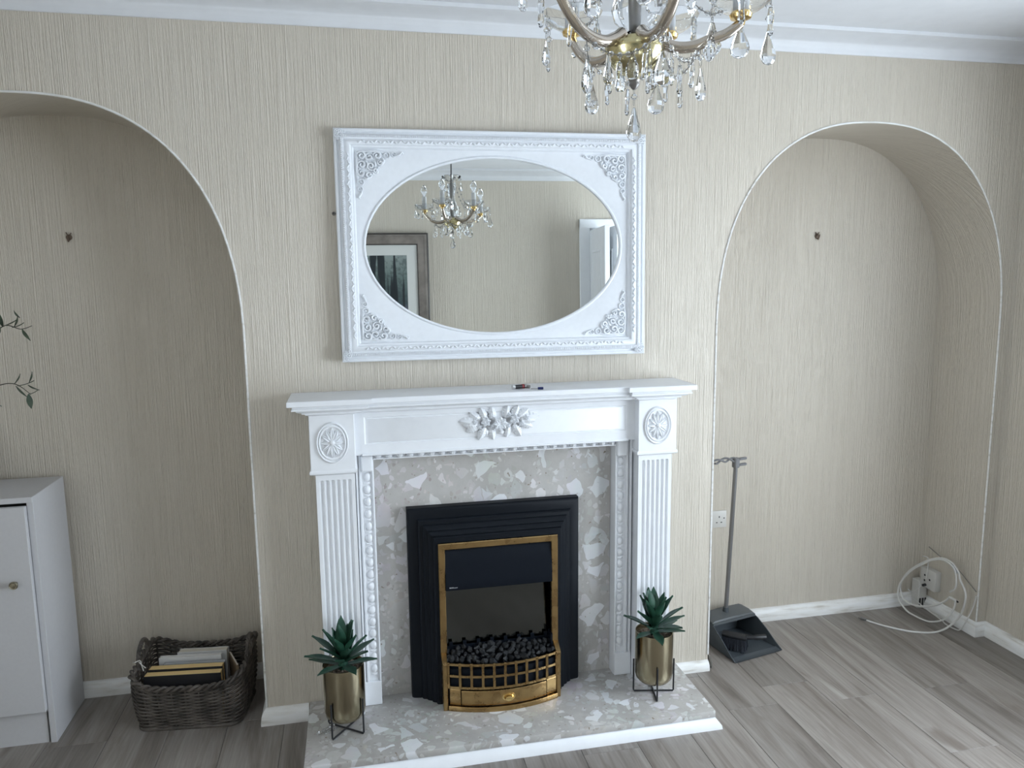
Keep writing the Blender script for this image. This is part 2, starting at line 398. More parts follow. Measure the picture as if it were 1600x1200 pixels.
def rect_wall(name, pts, label):
    return struct(MB().add(pts, [tuple(range(len(pts)))]).build(name, WALL, smooth=False), label)
def window_wall(name, x, sg, wd, label):
    m = MB(); a, b, c, d = wd
    def qx(y0, y1, z0, z1): m.add([(x,y0,z0),(x,y1,z0),(x,y1,z1),(x,y0,z1)], [(0,1,2,3)])
    qx(YB, a, 0, ZT); qx(b, 0, 0, ZT); qx(a, b, 0, c); qx(a, b, d, ZT)
    xo = x+sg*0.14
    m.loops([[(x,a,c),(x,b,c),(x,b,d),(x,a,d)], [(xo,a,c),(xo,b,c),(xo,b,d),(xo,a,d)]])
    struct(m.build(name, WALL, smooth=False), label)
window_wall('wall_left', XL, -1, WL, 'cream papered wall on the left with a small window')
window_wall('wall_right', XR, 1, WR, 'cream papered wall on the right with a wide window')
# back wall with the doorway
DX0, DX1, DZ = 1.115, 1.86, 1.955
m = MB()
def quady(y, x0, x1, z0, z1): m.add([(x0,y,z0),(x1,y,z0),(x1,y,z1),(x0,y,z1)], [(0,1,2,3)])
quady(YB, XL, DX0, 0, ZT); quady(YB, DX1, XR, 0, ZT); quady(YB, DX0, DX1, DZ, ZT)
struct(m.build('wall_back', WALL, smooth=False), 'cream papered wall opposite the fireplace, seen in the mirror')
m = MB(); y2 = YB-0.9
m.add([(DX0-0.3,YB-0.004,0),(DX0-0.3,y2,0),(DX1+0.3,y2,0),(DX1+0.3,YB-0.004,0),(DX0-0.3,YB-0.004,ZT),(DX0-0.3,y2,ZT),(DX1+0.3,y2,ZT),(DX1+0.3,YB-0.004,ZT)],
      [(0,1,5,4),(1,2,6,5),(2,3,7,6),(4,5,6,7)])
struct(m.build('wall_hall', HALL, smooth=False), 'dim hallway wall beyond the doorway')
# door casing
m = MB()
for x0, x1 in ((DX0-0.072, DX0+0.004), (DX1-0.004, DX1+0.072)): m.box(x0, x1, YB, YB+0.018, 0, DZ+0.06, 0.004)
m.box(DX0-0.072, DX1+0.072, YB, YB+0.019, DZ-0.004, DZ+0.062, 0.004)
m.box(DX0-0.002, DX0+0.014, YB-0.10, YB+0.002, 0, DZ); m.box(DX1-0.014, DX1+0.002, YB-0.10, YB+0.002, 0, DZ); m.box(DX0, DX1, YB-0.10, YB+0.002, DZ-0.014, DZ)
struct(m.build('trim_door_casing', WHITE), 'white painted door casing on the back wall', 'trim')
# folding door, two leaves
dr = bpy.data.objects.new('door_1', None); COL.objects.link(dr); dr.location = (DX0+0.02, YB+0.01, 0.01)
struct(dr, 'white panelled folding door standing open, seen in the mirror', 'door')
def door_leaf(x, yaw):
    e = MB()
    e.box(0, 0.375, -0.017, 0.017, 0, 1.925, 0.002)
    o = e.build('leaf', WHITE, dr, (x[0], x[1], 0)); o.rotation_euler = (0, 0, yaw)
    for z0, z1 in ((0.16, 0.80), (0.92, 1.78)):
        for sgn in (1, -1):
            mm = MB(); prof = [(0,0.0),(0.006,0.007),(0.014,0.007),(0.02,-0.001)]
            mm.loops([[(0.07+d, sgn*(0.017+h), z0+d),(0.305-d, sgn*(0.017+h), z0+d),(0.305-d, sgn*(0.017+h), z1-d),(0.07+d, sgn*(0.017+h), z1-d)] for d, h in prof])
            mm.build('panel_moulding', WHITE, o)
    return o
door_leaf((0.0, 0.0), math.radians(89)); l2 = door_leaf((0.05, 0.0), math.radians(84))
for z in (0.25, 1.62):
    MB().tube([(-0.006, 0.012, z), (-0.006, 0.012, z+0.09)], 0.006, 8).build('hinge', STEEL, dr)
MB().lathe([(0.006,0),(0.007,0.02),(0.016,0.03),(0.018,0.042),(0.01,0.05)], 14, (0.33,0,0.98), 'Y').build('knob', GOLDB, l2, (0,-0.017,0))

# cornice: cove swept round the room
prof = [(0.0, 2.280), (0.006, 2.280), (0.008, 2.284)] + [(0.006+0.070*(1-math.cos(a)), 2.283+0.046*math.sin(a)) for a in [PI/2*i/8 for i in range(1, 9)]] + [(0.082, 2.331), (0.090, 2.333), (0.090, ZT)]
def ring(d, z, x0=XL, x1=XR, y0=YB, y1=0.0): return [(x0+d,y0+d,z),(x1-d,y0+d,z),(x1-d,y1-d,z),(x0+d,y1-d,z)]
o = MB().loops([ring(d, z) for d, z in prof]).build('trim_cornice', CEILM, ang=50); struct(o, 'white coved cornice running round the top of the walls', 'trim')

# skirting boards
SP = [(0.016, 0.0), (0.020, 0.0), (0.020, 0.012), (0.017, 0.034), (0.010, 0.050), (0.003, 0.056), (0.0, 0.057)]
def skirt(name, pts, label, prof=SP):
    # pts: plan polyline, offset to the left of travel
    P = [Vector((x, y)) for x, y in pts]; n = len(P); L = []
    for d, z in prof:
        row = []
        for i, p in enumerate(P):
            t1 = (p-P[i-1]).normalized() if i > 0 else (P[1]-p).normalized()
            t2 = (P[i+1]-p).normalized() if i < n-1 else t1
            n1 = Vector((-t1.y, t1.x)); n2 = Vector((-t2.y, t2.x)); nn = (n1+n2).normalized(); k = d/max(0.3, nn.dot(n1))
            row.append((p.x+nn.x*k, p.y+nn.y*k, z))
        L.append(row)
    o = MB().loops(L, closed=False).build(name, SKIRT, ang=50)
    return struct(o, label, 'skirting')
LX0, LX1, RX0, RX1 = LA[0][0], LA[-1][0], RA[0][0], RA[-1][0]
skirt('baseboard_right', [(XR,YB),(XR,0),(RX1,0),(RX1,YD),(RX0,YD),(RX0,0)], 'white skirting board along the right wall and alcove')
skirt('baseboard_front', [(RX0,0.0),(0.765,0)], 'short white skirting strip right of the hearth', [(d*1.05, z*0.66) for d, z in SP])
skirt('baseboard_left', [(-0.583,0),(LX1,0),(LX1,YD),(LX0,YD),(LX0,0),(XL,0),(XL,YB)], 'chipped white skirting board along the left alcove')
skirt('baseboard_back', [(XL,YB),(DX0-0.072,YB)], 'white skirting board on the back wall')
# windows
def window(name, x, sg, wd, label):
    a, b, c, d = wd
    wn = bpy.data.objects.new(name, None); COL.objects.link(wn); wn.location = (x+sg*0.09, (a+b)/2, c); struct(wn, label, 'window')
    hw = (b-a)/2; hh = d-c
    for y0, y1, z0, z1 in ((-hw,hw,0,0.05),(-hw,hw,hh-0.05,hh),(-hw,-hw+0.05,0.05,hh-0.05),(hw-0.05,hw,0.05,hh-0.05)):
        MB().box(-0.03, 0.03, y0, y1, z0, z1, 0.004).build('window_frame', UPVC, wn)
    MB().box(-0.03, 0.03, -0.025, 0.025, 0.05, hh-0.05, 0.004).build('mullion', UPVC, wn)
    for y0, y1 in ((-hw+0.05, -0.025), (0.025, hw-0.05)):
        MB().add([(0,y0,0.05),(0,y1,0.05),(0,y1,hh-0.05),(0,y0,hh-0.05)], [(0,1,2,3)]).build('pane', PANE, wn, smooth=False)
    MB().box(min(sg*0.03, -sg*0.14), max(sg*0.03, -sg*0.14), -hw+0.002, hw-0.002, -0.022, 0.0, 0.004).build('window_sill', UPVC, wn)
window('window_1', XR, 1, WR, 'wide white framed window in the right wall')
window('window_2', XL, -1, WL, 'white framed window in the left wall')

# ------------------------------------------------------------------ hearth and marble back panel
HX0, HX1, HY, HZ = -0.580, 0.759, -0.365, 0.061
he = thing('hearth', 'low pale terrazzo marble hearth slab with white plinth in front of the fire', 'hearth', (0.09, -0.18, 0))
def rel(p): return (-p.location.x, -p.location.y, -p.location.z)
MB().box(HX0, HX1, HY, -0.0005, 0.036, HZ, 0.005, 2).build('slab', MARBLE, he, rel(he))
m = MB(); pr = [(-0.012, 0.036), (-0.004, 0.033), (0.004, 0.022), (0.012, 0.013), (0.014, 0.0)]
m.loops([[(HX0+0.012,0-0.021,z),(HX0+0.012,HY-d,z),(HX1+d+0.004,HY-d,z),(HX1+d+0.004,-0.021,z)] for d, z in pr], closed=False)
m.build('plinth', WHITE, he, rel(he), ang=60)
m = MB().box(HX0+0.014, HX1-0.01, HY+0.012, -0.001, 0.0, 0.036); m.build('screed_base', MARBLE, he, rel(he))
bp_ = MB().box(-0.3335, 0.5005, -0.020, -0.001, HZ, 0.9215).build('marble_back_panel', MARBLE); tag(bp_, 'upright terrazzo marble panel behind the electric fire, with pale stone chips', 'panel')

# ------------------------------------------------------------------ fire surround
fs = thing('fire_surround', 'white carved fireplace surround with mantel shelf and fluted pilasters', 'fireplace', (0.084, -0.06, HZ))
R0 = rel(fs)
def part(mb, name, mt, parent=fs, ang=35):
    o = mb.build(name, mt, parent, ang=ang)
    if parent is fs: o.location = R0
    return o
SX0, SX1, BR, BL, YF, YC = -0.588, 0.745, -0.333, 0.504, -0.197, -0.181
def outline(d, z): return [(SX0+d,-0.001,z),(SX0+d,YF+d,z),(BR-d,YF+d,z),(BR-d,YC+d,z),(BL+d,YC+d,z),(BL+d,YF+d,z),(SX1-d,YF+d,z),(SX1-d,-0.001,z)]
shp = [(0.002,1.142),(0.0,1.140),(0.0,1.126),(0.002,1.125),(0.015,1.1245),(0.015,1.118),(0.012,1.116),(0.012,1.111),(0.022,1.110),(0.026,1.105),(0.034,1.1015),(0.040,1.100),(0.040,1.096),(0.050,1.0955),(0.050,1.091),(0.058,1.088)]
part(MB().loops([outline(d, z) for d, z in shp], cap0=True, cap1=True), 'mantel_shelf', WHITE, ang=30)
# frieze with a sunk panel
m = MB()
fx0, fx1, fz0, fz1, fy = -0.400, 0.568, 0.944, 1.089, -0.100
m.box(fx0, fx1, -0.085, -0.001, fz0, fz1)
loops = [(-0.0,0.015),(0.040,0.015),(0.044,0.0115),(0.048,0.0115),(0.053,0.014)]
def fr(d, h): 
    dz = d*0.52 if d else 0
    return [(fx0+d,-0.085-h,fz0+0.014*(d>0)+dz),(fx1-d,-0.085-h,fz0+0.014*(d>0)+dz),(fx1-d,-0.085-h,fz1-0.0*(d>0)-dz),(fx0+d,-0.085-h,fz1-dz)]
m.loops([[(fx0,-0.085,fz0),(fx1,-0.085,fz0),(fx1,-0.085,fz1),(fx0,-0.085,fz1)]]+[fr(d, h) for d, h in loops], cap1=True)
m.box(fx0+0.03, fx1-0.03, -0.104, -0.085, 0.941, 0.949, 0.002)
part(m, 'frieze', WHITE)
# blocks with ovals
def petal_mesh(L, W, H):
    mm = MB(); n = 7; rows = []
    for i in range(n):
        t = i/(n-1); ww = W*math.sin(PI*min(1, 0.12+t*0.88))**0.8*(1 if t < 1 else 0.0); hh_ = H*(0.5+0.7*math.sin(PI*t))
        rows.append([(-ww, 0.0, L*t), (-ww*0.5, -hh_, L*t), (0, -hh_*0.55, L*t), (ww*0.5, -hh_, L*t), (ww, 0.0, L*t)])
    mm.loops(rows, closed=False, cap0=False); return mm
PET = petal_mesh(0.030, 0.0085, 0.007).mesh('petal', WHITE)
PETC = MB().ell((0,0,0), 0.009, 0.008, 0.009, 10, 6).mesh('flower_centre', WHITE)
for cx in (-0.460, 0.630):
    m = MB().box(cx-0.070, cx+0.070, -0.135, -0.001, 0.903, 1.089, 0.002)
    m.loops([[(cx-a,-0.001,z),(cx-a,-0.064-a,z),(cx+a,-0.064-a,z),(cx+a,-0.001,z)] for a, z in ((0.070,0.911),(0.073,0.908),(0.0745,0.903),(0.073,0.898),(0.066,0.894))], cap0=True, cap1=True)
    b = part(m, 'block', WHITE)
    zc = 0.9985
    def ov(s, h, n=40): return [(cx+s*0.050*math.cos(2*PI*k/n)*1.0, -0.135-h, zc+s*0.0665*math.sin(2*PI*k/n)) for k in range(n)]
    mm = MB().loops([ov(1.0,0),(ov(0.99,0.004)),ov(0.95,0.006),ov(0.90,0.004),ov(0.88,0.001),ov(0.86,0.001),ov(0.84,0.005),ov(0.80,0.006),ov(0.75,0.004),ov(0.73,0.0005)], cap1=True)
    mm.build('oval_ring', WHITE, b, ang=60)
    for k in range(12):
        a = 2*PI*k/12; ex, ez = 0.036*math.sin(a), 0.049*math.cos(a); L = math.hypot(ex, ez)
        link('petal', PET, b, (cx, -0.136, zc), (0, math.atan2(ex, ez), 0), (0.95, 1, L/0.030))
    link('rosette_centre', PETC, b, (cx, -0.141, zc))
# fluted pilasters
def pilaster(cx):
    hw_ = 0.061; yf = -0.122; z0, z1 = HZ, 0.894
    m = MB(); nf = 6; sp_ = 0.0172; wf_ = 0.0066; D = 0.007
    xs = [-hw_]
    for i in range(nf):
        c = (i-(nf-1)/2)*sp_
        for q in (-1, -0.92, -0.75, -0.4, 0, 0.4, 0.75, 0.92, 1): xs.append(c+q*wf_)
    xs.append(hw_)
    za, zb = 0.20, 0.868
    zs = [z0, za-wf_]+[za-wf_*q for q in (0.92, 0.75, 0.4)]+[za, zb]+[zb+wf_*q for q in (0.4, 0.75, 0.92)]+[zb+wf_, z1]
    rows = []
    for z in zs:
        row = []
        for x in xs:
            c = min(((i-(nf-1)/2)*sp_ for i in range(nf)), key=lambda q: abs(q-x))
            dz = max(0, z-zb, za-z); t = math.hypot(x-c, dz)/wf_
            row.append((cx+x, yf+(D*math.sqrt(max(0, 1-t*t)) if t < 1 else 0), z))
        rows.append(row)
    m.loops(rows, closed=False)
    m.add([(cx-hw_,yf,z0),(cx-hw_,yf,z1),(cx-hw_,-0.001,z1),(cx-hw_,-0.001,z0)], [(0,1,2,3)]); m.add([(cx+hw_,yf,z0),(cx+hw_,yf,z1),(cx+hw_,-0.001,z1),(cx+hw_,-0.001,z0)], [(0,1,2,3)])
    m.add([(cx-hw_,yf,z1),(cx+hw_,yf,z1),(cx+hw_,-0.001,z1),(cx-hw_,-0.001,z1)], [(0,1,2,3)])
    return part(m, 'pilaster', WHITE, ang=30)
pilaster(-0.456); pilaster(0.628)
# inner legs with egg-and-dart strips
EGG = MB().ell((0,0,0), 0.0115, 0.0085, 0.0150, 10, 6).mesh('egg', WHITE)
DART = MB().add([(-0.012,0,0.005),(-0.012,0,-0.004),(0,-0.006,0),(0.012,0,0.008),(0.012,0,-0.003)], [(0,1,2),(0,2,3),(3,2,4),(1,4,2)]).mesh('dart', WHITE, False)
DART2 = MB().add([(-0.002,0,0.007),(0.002,0,0.007),(0,-0.008,0.002),(0,0,-0.008)], [(0,1,2),(0,2,3),(2,1,3)]).mesh('dart', WHITE, False)
for sgn in (-1, 1):
    xi = 0.0835+sgn*0.418; xo = 0.0835+sgn*0.482          # inner edge, outer edge
    a, b = min(xi, xo), max(xi, xo); c = 0.0835+sgn*0.440
    m = MB().box(a, b, -0.062, -0.001, HZ, 0.944)
    m.box(0.0835+sgn*0.462-0.004, 0.0835+sgn*0.462+0.004, -0.072, -0.06, HZ+0.085, 0.944, 0.002)
    m.box(0.0835+sgn*0.473-0.003, 0.0835+sgn*0.473+0.003, -0.080, -0.06, HZ+0.085, 0.944, 0.001)
    m.box(0.0835+sgn*0.421-0.003, 0.0835+sgn*0.421+0.003, -0.070, -0.06, HZ+0.085, 0.944, 0.002)
    m.box(a+0.0005, b-0.0005, -0.074, -0.06, HZ, HZ+0.085, 0.002)
    m.box(c-0.019, c+0.019, -0.082, -0.06, 0.883, 0.938, 0.004)
    lg = part(m, 'inner_leg', WHITE)
    z = 0.862
    while z > HZ+0.10:
        link('egg', EGG, lg, (c, -0.0625, z)); link('dart', DART, lg, (c, -0.0625, z-0.021)); z -= 0.042
m = MB().box(-0.335, 0.502, -0.066, -0.001, 0.922, 0.944); m.box(-0.335, 0.502, -0.073, -0.06, 0.9205, 0.9245, 0.001); m.box(-0.335, 0.502, -0.079, -0.06, 0.9405, 0.945, 0.001)
tb = part(m, 'top_moulding', WHITE)
EGG2 = MB().ell((0,0,0), 0.0110, 0.017, 0.0090, 10, 6).mesh('egg', WHITE); x = -0.318
while x < 0.495:
    link('egg', EGG2, tb, (x, -0.067, 0.932))
    link('dart', DART2, tb, (x+0.0175, -0.067, 0.932))
    x += 0.035
# carved spray of leaves and flowers on the frieze
sw = bpy.data.objects.new('carved_spray', None); COL.objects.link(sw); sw.parent = fs; sw.location = (0.083-fs.location.x, -0.0985-fs.location.y, 1.030-fs.location.z)
def sleaf(L, W, lobes):
    mm = MB(); n = 13; rows = []
    for i in range(n):
        t = i/(n-1); ww = W*math.sin(PI*min(1, 0.1+0.9*t))**0.7*(1+0.22*(i % 2)*lobes)
        if i == n-1: ww = 0.0004
        h = 0.0075*math.sin(PI*(0.15+0.75*t))
        rows.append([(t*L, 0.001, -ww), (t*L-0.002, -h*0.8-0.001*(i % 2), -ww*0.55), (t*L, -h*1.35, 0), (t*L-0.002, -h*0.8-0.001*(i % 2), ww*0.55), (t*L, 0.001, ww)])
    mm.loops(rows, closed=False); return mm.mesh('leaf', WHITE, ang=25)
SL = sleaf(0.062, 0.014, 1); SL2 = sleaf(0.042, 0.011, 1)
for sgn in (-1, 1):
    for (x, z, a, me, y) in ((0.068,0.004,8,SL,-0.002),(0.062,0.012,38,SL2,-0.003),(0.070,-0.006,-22,SL2,-0.003),(0.050,-0.012,-62,SL2,-0.004),(0.045,0.012,66,SL2,-0.004),(0.030,-0.010,-100,SL2,-0.001),(0.02,0.012,80,SL2,-0.002),(0.075,0.001,-4,SL2,-0.006)):
        ang_ = math.radians(a if sgn > 0 else 180-a)
        link('leaf', me, sw, (sgn*x, y, z+0.003*sgn), (0, -ang_, 0), (1.12, 1.3, 1.15))
def flower(x, z, r, n, y=-0.006, tilt=0.0):
    for k in range(n):
        link('petal', PET, sw, (x, y, z), (0.5, 2*PI*k/n+tilt, 0), (r/0.03*1.25, 1.4, r/0.030))
    link('flower_centre', PETC, sw, (x, y-0.005, z), None, (r*28, 1.0, r*28))
flower(-0.022, -0.012, 0.014, 6, -0.006); flower(0.024, -0.010, 0.014, 6, -0.006); flower(-0.086, 0.004, 0.014, 6, -0.005); flower(0.090, 0.012, 0.014, 6, -0.005); flower(0.0, -0.002, 0.028, 8, -0.009); flower(-0.048, 0.006, 0.020, 6, -0.008, 0.3); flower(0.050, 0.010, 0.020, 6, -0.008, 0.2)
flower(-0.030, 0.022, 0.012, 5, -0.006); flower(0.032, 0.024, 0.012, 5, -0.006); flower(-0.070, -0.010, 0.013, 5, -0.005); flower(0.074, -0.006, 0.013, 5, -0.005)
link('bud', PETC, sw, (0.006, -0.004, -0.033)); link('bud', PETC, sw, (-0.045, -0.004, -0.030), None, (0.8,0.8,1.2)); link('bud', PETC, sw, (0.052, -0.004, -0.026), None, (0.8,0.8,1.2))

# ------------------------------------------------------------------ electric fire
FX, FT = 0.0705, 0.739
ef = thing('electric_fire', 'black freestanding electric fire with brass trim and a bed of coals', 'fire', (FX, -0.10, HZ))
RE = rel(ef)
def ep(mb, name, mt, ang=35, parent=ef):
    o = mb.build(name, mt, parent, ang=ang)
    if parent is ef: o.location = RE
    return o
W = 0.3015
pf = [(0.0,0.021),(0.0,0.050),(0.003,0.056),(0.010,0.060),(0.034,0.064),(0.036,0.070),(0.040,0.074),(0.050,0.077),(0.052,0.083),(0.058,0.088),(0.066,0.091),(0.067,0.098),(0.072,0.103),(0.080,0.106),(0.081,0.115),(0.085,0.119),(0.099,0.121),(0.099,0.022)]
def u3(d, h): return [(FX-W+d,-h,HZ),(FX-W+d,-h,FT-d*1.05),(FX+W-d,-h,FT-d*1.05),(FX+W-d,-h,HZ)]
ep(MB().loops([u3(d, h) for d, h in pf], closed=False), 'cast_frame', IRON, 25)
m = MB(); m.box(FX-W+0.095, FX+W-0.095, -0.036, -0.0215, HZ, FT-0.10); ep(m, 'firebox_back', IRONP)
x0, x1 = FX-W+0.099, FX+W-0.099
m = MB()
bz = 0.633
for y_, dd in ((0,0),):
    L = []
    for d, h in ((0.0,0.118),(0.0,0.1245),(0.002,0.126),(0.020,0.126),(0.022,0.1245),(0.022,0.112)):
        L.append([(x0-0.003+d,-h,0.250),(x0-0.003+d,-h,bz-d),(x1+0.003-d,-h,bz-d),(x1+0.003-d,-h,0.250)])
    m.loops(L, closed=False)
ep(m, 'brass_trim', BRASS)
m = MB(); L = []
for z, y in ((0.612,-0.108),(0.600,-0.117),(0.56,-0.124),(0.50,-0.131),(0.476,-0.133),(0.470,-0.131),(0.470,-0.095)): L.append([(x0+0.019,y,z),(x1-0.019,y,z)])
L2 = [[(x0+0.019,y,z) for z, y in ((0.612,-0.06),(0.612,-0.108),(0.600,-0.117),(0.56,-0.124),(0.50,-0.131),(0.476,-0.133),(0.470,-0.131),(0.470,-0.06))], [(x1-0.019,y,z) for z, y in ((0.612,-0.06),(0.612,-0.108),(0.600,-0.117),(0.56,-0.124),(0.50,-0.131),(0.476,-0.133),(0.470,-0.131),(0.470,-0.06))]]
m.loops(L2, closed=True, cap0=True, cap1=True); hd = ep(m, 'hood', IRONP)
# worn maker's lettering, too small to read, on the hood
m = MB(); xx = x0+0.031
for i, wd in enumerate((0.004,0.003,0.0035,0.004,0.0025,0.006,0.005)):
    m.box(xx, xx+wd-0.0008, -0.1338, -0.1328, 0.4792, 0.4828 if i < 4 else 0.4812); xx += wd
mm_ = m.build('maker_lettering', mat('silver_print', (0.35,0.36,0.38), 0.5), hd, smooth=False)
mm_.visible_shadow = True
m = MB(); m.loops([[(x0+0.016,-0.085,0.205),(x1-0.016,-0.085,0.205),(x1-0.016,-0.081,0.205),(x0+0.016,-0.081,0.205)], [(x0+0.016,-0.042,0.60),(x1-0.016,-0.042,0.60),(x1-0.016,-0.038,0.60),(x0+0.016,-0.038,0.60)]], cap0=True, cap1=True); ep(m, 'smoked_reflector', SMOKE)
def arc(x, y0=-0.150, bulge=0.046): 
    t = (x-FX-0.006)/0.205; return y0-bulge*max(0, 1-t*t)
# coal tray
m = MB(); xs = [x0+0.004+(x1-x0-0.008)*i/24 for i in range(25)]
top = [(x, arc(x)+0.006, 0.205) for x in xs]
m.loops([[(x, -0.038, 0.205) for x in xs], top, [(x, arc(x)+0.006, 0.075) for x in xs]], closed=False); ep(m, 'coal_tray', IRONP)
# back fret with little battlements
m = MB().box(x0+0.016, x1-0.016, -0.094, -0.089, 0.20, 0.256)
for i in range(8): xx = x0+0.03+i*(x1-x0-0.07)/7; m.box(xx, xx+0.012, -0.095, -0.088, 0.255, 0.270)
m.box(x1-0.024, x1-0.018, -0.13, -0.089, 0.20, 0.278)
ep(m, 'back_fret', IRONP)
# coals
def coal_mesh(seed):
    r = random.Random(seed); bm = bmesh.new(); bmesh.ops.create_icosphere(bm, subdivisions=1, radius=1)
    for v in bm.verts:
        k = 0.62+0.62*r.random(); v.co = Vector((v.co.x*k*1.15, v.co.y*k, v.co.z*k*0.85))
    me = bpy.data.meshes.new('coal'); bm.to_mesh(me); bm.free(); me.materials.append(COAL); return me
COALS = [coal_mesh(i) for i in range(7)]
pts = []
tries = 0
while len(pts) < 150 and tries < 20000:
    tries += 1
    x = x0+0.012+rnd.random()*(x1-x0-0.024); ym = arc(x)+0.016; y = -0.100+(ym+0.100)*rnd.random()
    lay = 0 if len(pts) < 85 else 1
    if lay == 1: y = -0.100+(ym+0.010+0.100)*rnd.random()
    u = (x-FX)/0.2; z = (0.216 if lay == 0 else 0.232)+0.012*(1-u*u)+0.006*rnd.random()+0.02*max(0, 1-abs(y+0.1)/0.06)
    s = 0.0100+0.007*rnd.random()
    if all((x-a)**2+(y-b)**2+(z-c)**2 > (0.72*(s+q))**2 for a, b, c, q in pts): pts.append((x, y, z, s))
for i, (x, y, z, s) in enumerate(pts):
    link('coal', COALS[i % 7], ef, (x+RE[0], y+RE[1], z+RE[2]), (rnd.random()*6, rnd.random()*6, rnd.random()*6), (s, s, s))
# brass fret
fz0_, fz1_ = 0.142, 0.224
gx0, gx1 = x0+0.017, x1-0.013
N = 10
for z in (fz0_, (fz0_+fz1_)/2, fz1_):
    P = [(gx0+(gx1-gx0)*i/30, arc(gx0+(gx1-gx0)*i/30), z) for i in range(31)]
    m = MB(); h = 0.0042
    m.loops([[(p[0], p[1], p[2]-h) for p in P], [(p[0], p[1]-0.003, p[2]-h) for p in P], [(p[0], p[1]-0.003, p[2]+h) for p in P], [(p[0], p[1], p[2]+h) for p in P], [(p[0], p[1], p[2]-h) for p in P]], closed=False)
    ep(m, 'fret_rail', BRASS)
for i in range(N+1):
    x = gx0+(gx1-gx0)*i/N; y = arc(x); hx_ = 0.0044
    ep(MB().box(x-hx_, x+hx_, y-0.006, y+0.001, fz0_-0.003, fz1_+0.006, 0.001), 'fret_bar', BRASS)
def curved(xa, xb, za, zb, off, n=16):
    m = MB(); P = [xa+(xb-xa)*i/n for i in range(n+1)]
    def row(o_, z): return [(x, arc(x)-o_, z) for x in P]
    m.loops([row(off-0.01, za), row(off-0.001, za), row(off, za+0.002), row(off, zb-0.002), row(off-0.001, zb), row(off-0.01, zb)], closed=False)
    m.add([(xa,arc(xa)-off,za),(xa,arc(xa)-off,zb),(xa,arc(xa)-off+0.01,zb),(xa,arc(xa)-off+0.01,za)], [(0,1,2,3)])
    m.add([(xb,arc(xb)-off,za),(xb,arc(xb)-off,zb),(xb,arc(xb)-off+0.01,zb),(xb,arc(xb)-off+0.01,za)], [(0,1,2,3)])
    return m
ep(curved(gx0+0.004, gx0+0.038, 0.080, 0.136, 0.003), 'fascia_end', BRASS)
ep(curved(gx1-0.038, gx1-0.002, 0.080, 0.136, 0.003), 'fascia_end', BRASS)
dwr = ep(curved(gx0+0.041, gx1-0.041, 0.081, 0.133, 0.005, 24), 'ash_drawer', BRASS)
kx = FX+0.012
m = MB().lathe([(0.017,0.0),(0.018,0.003),(0.014,0.0035),(0.0125,0.010),(0.011,0.015),(0.006,0.017),(0.0,0.0175)], 20, (kx, arc(kx)-0.005, 0.108), 'Y', cap=False, sx=1.25, sy=0.75); m.build('pull', GOLDB, dwr)
ep(curved(gx0-0.002, gx1+0.002, HZ, 0.078, 0.012, 24), 'base_rail', BRASS)
for x, s in ((x0+0.006, -1), (x1-0.006, 1)):
    m = MB().box(x-0.0075, x+0.0075, -0.166, -0.119, HZ, 0.226, 0.002)
    m.loops([[(x-0.009,-0.119,0.250),(x+0.009,-0.119,0.250),(x+0.009,-0.127,0.250),(x-0.009,-0.127,0.250)], [(x-0.0075,-0.119,0.225),(x+0.0075,-0.119,0.225),(x+0.0075,-0.166,0.225),(x-0.0075,-0.166,0.225)]], cap0=True, cap1=True)
    ep(m, 'corner_post', BRASS)

# ------------------------------------------------------------------ mirror
mi = thing('wall_mirror', 'white ornate rectangular frame with an oval mirror above the mantelpiece', 'mirror', (0.0935, -0.030, 1.609))
mi.rotation_euler = (-0.02, 0, -0.030)          # hangs a touch out of true
HW, HH = 0.5135, 0.3690
def rc(d, h): return [(-HW+d,-h,-HH+d),(HW-d,-h,-HH+d),(HW-d,-h,HH-d),(-HW+d,-h,HH-d)]
fpf = [(0.0,-0.012),(0.0,0.010),(0.003,0.014),(0.010,0.014),(0.013,0.010),(0.016,0.010),(0.020,0.018),(0.026,0.022),(0.030,0.019),(0.033,0.018),(0.038,0.021),(0.044,0.022),(0.050,0.020),(0.053,0.014),(0.058,0.013),(0.061,0.008),(0.063,0.0)]
MB().loops([rc(d, h) for d, h in fpf]).build('frame', FRAMEW, mi, ang=30)
# slip panel: rectangle with oval opening
EA, EB = 0.425, 0.283
NN = 96
def rectpt(a, hw, hh):
    c, s = math.cos(a), math.sin(a); k = min(hw/abs(c) if abs(c) > 1e-9 else 9e9, hh/abs(s) if abs(s) > 1e-9 else 9e9); return (k*c, k*s)
angs = sorted(set([2*PI*k/NN for k in range(NN)] + [math.atan2(sz*(HH-0.062), sx*(HW-0.062)) % (2*PI) for sx in (-1,1) for sz in (-1,1)]))
def ovl(k, h): return [((EA+k)*EB*math.cos(a)/math.hypot(EB*math.cos(a), EA*math.sin(a)), -h, (EB+k)*EA*math.sin(a)/math.hypot(EB*math.cos(a), EA*math.sin(a))) for a in angs]
rl = [(rectpt(a, HW-0.062, HH-0.062)[0], -0.004, rectpt(a, HW-0.062, HH-0.062)[1]) for a in angs]
MB().loops([rl, ovl(0.012, 0.004), ovl(0.010,0.003), ovl(0.009,0.005), ovl(0.005,0.0075), ovl(0.001,0.006), ovl(0.0,0.003), ovl(0.0,-0.004)]).build('oval_mount', FRAMEW, mi, ang=40)
MB().add([(EA*1.015*math.cos(2*PI*k/NN), 0.002, EB*1.015*math.sin(2*PI*k/NN)) for k in range(NN)], [tuple(range(NN))]).build('mirror_glass', MIRROR, mi, smooth=False)
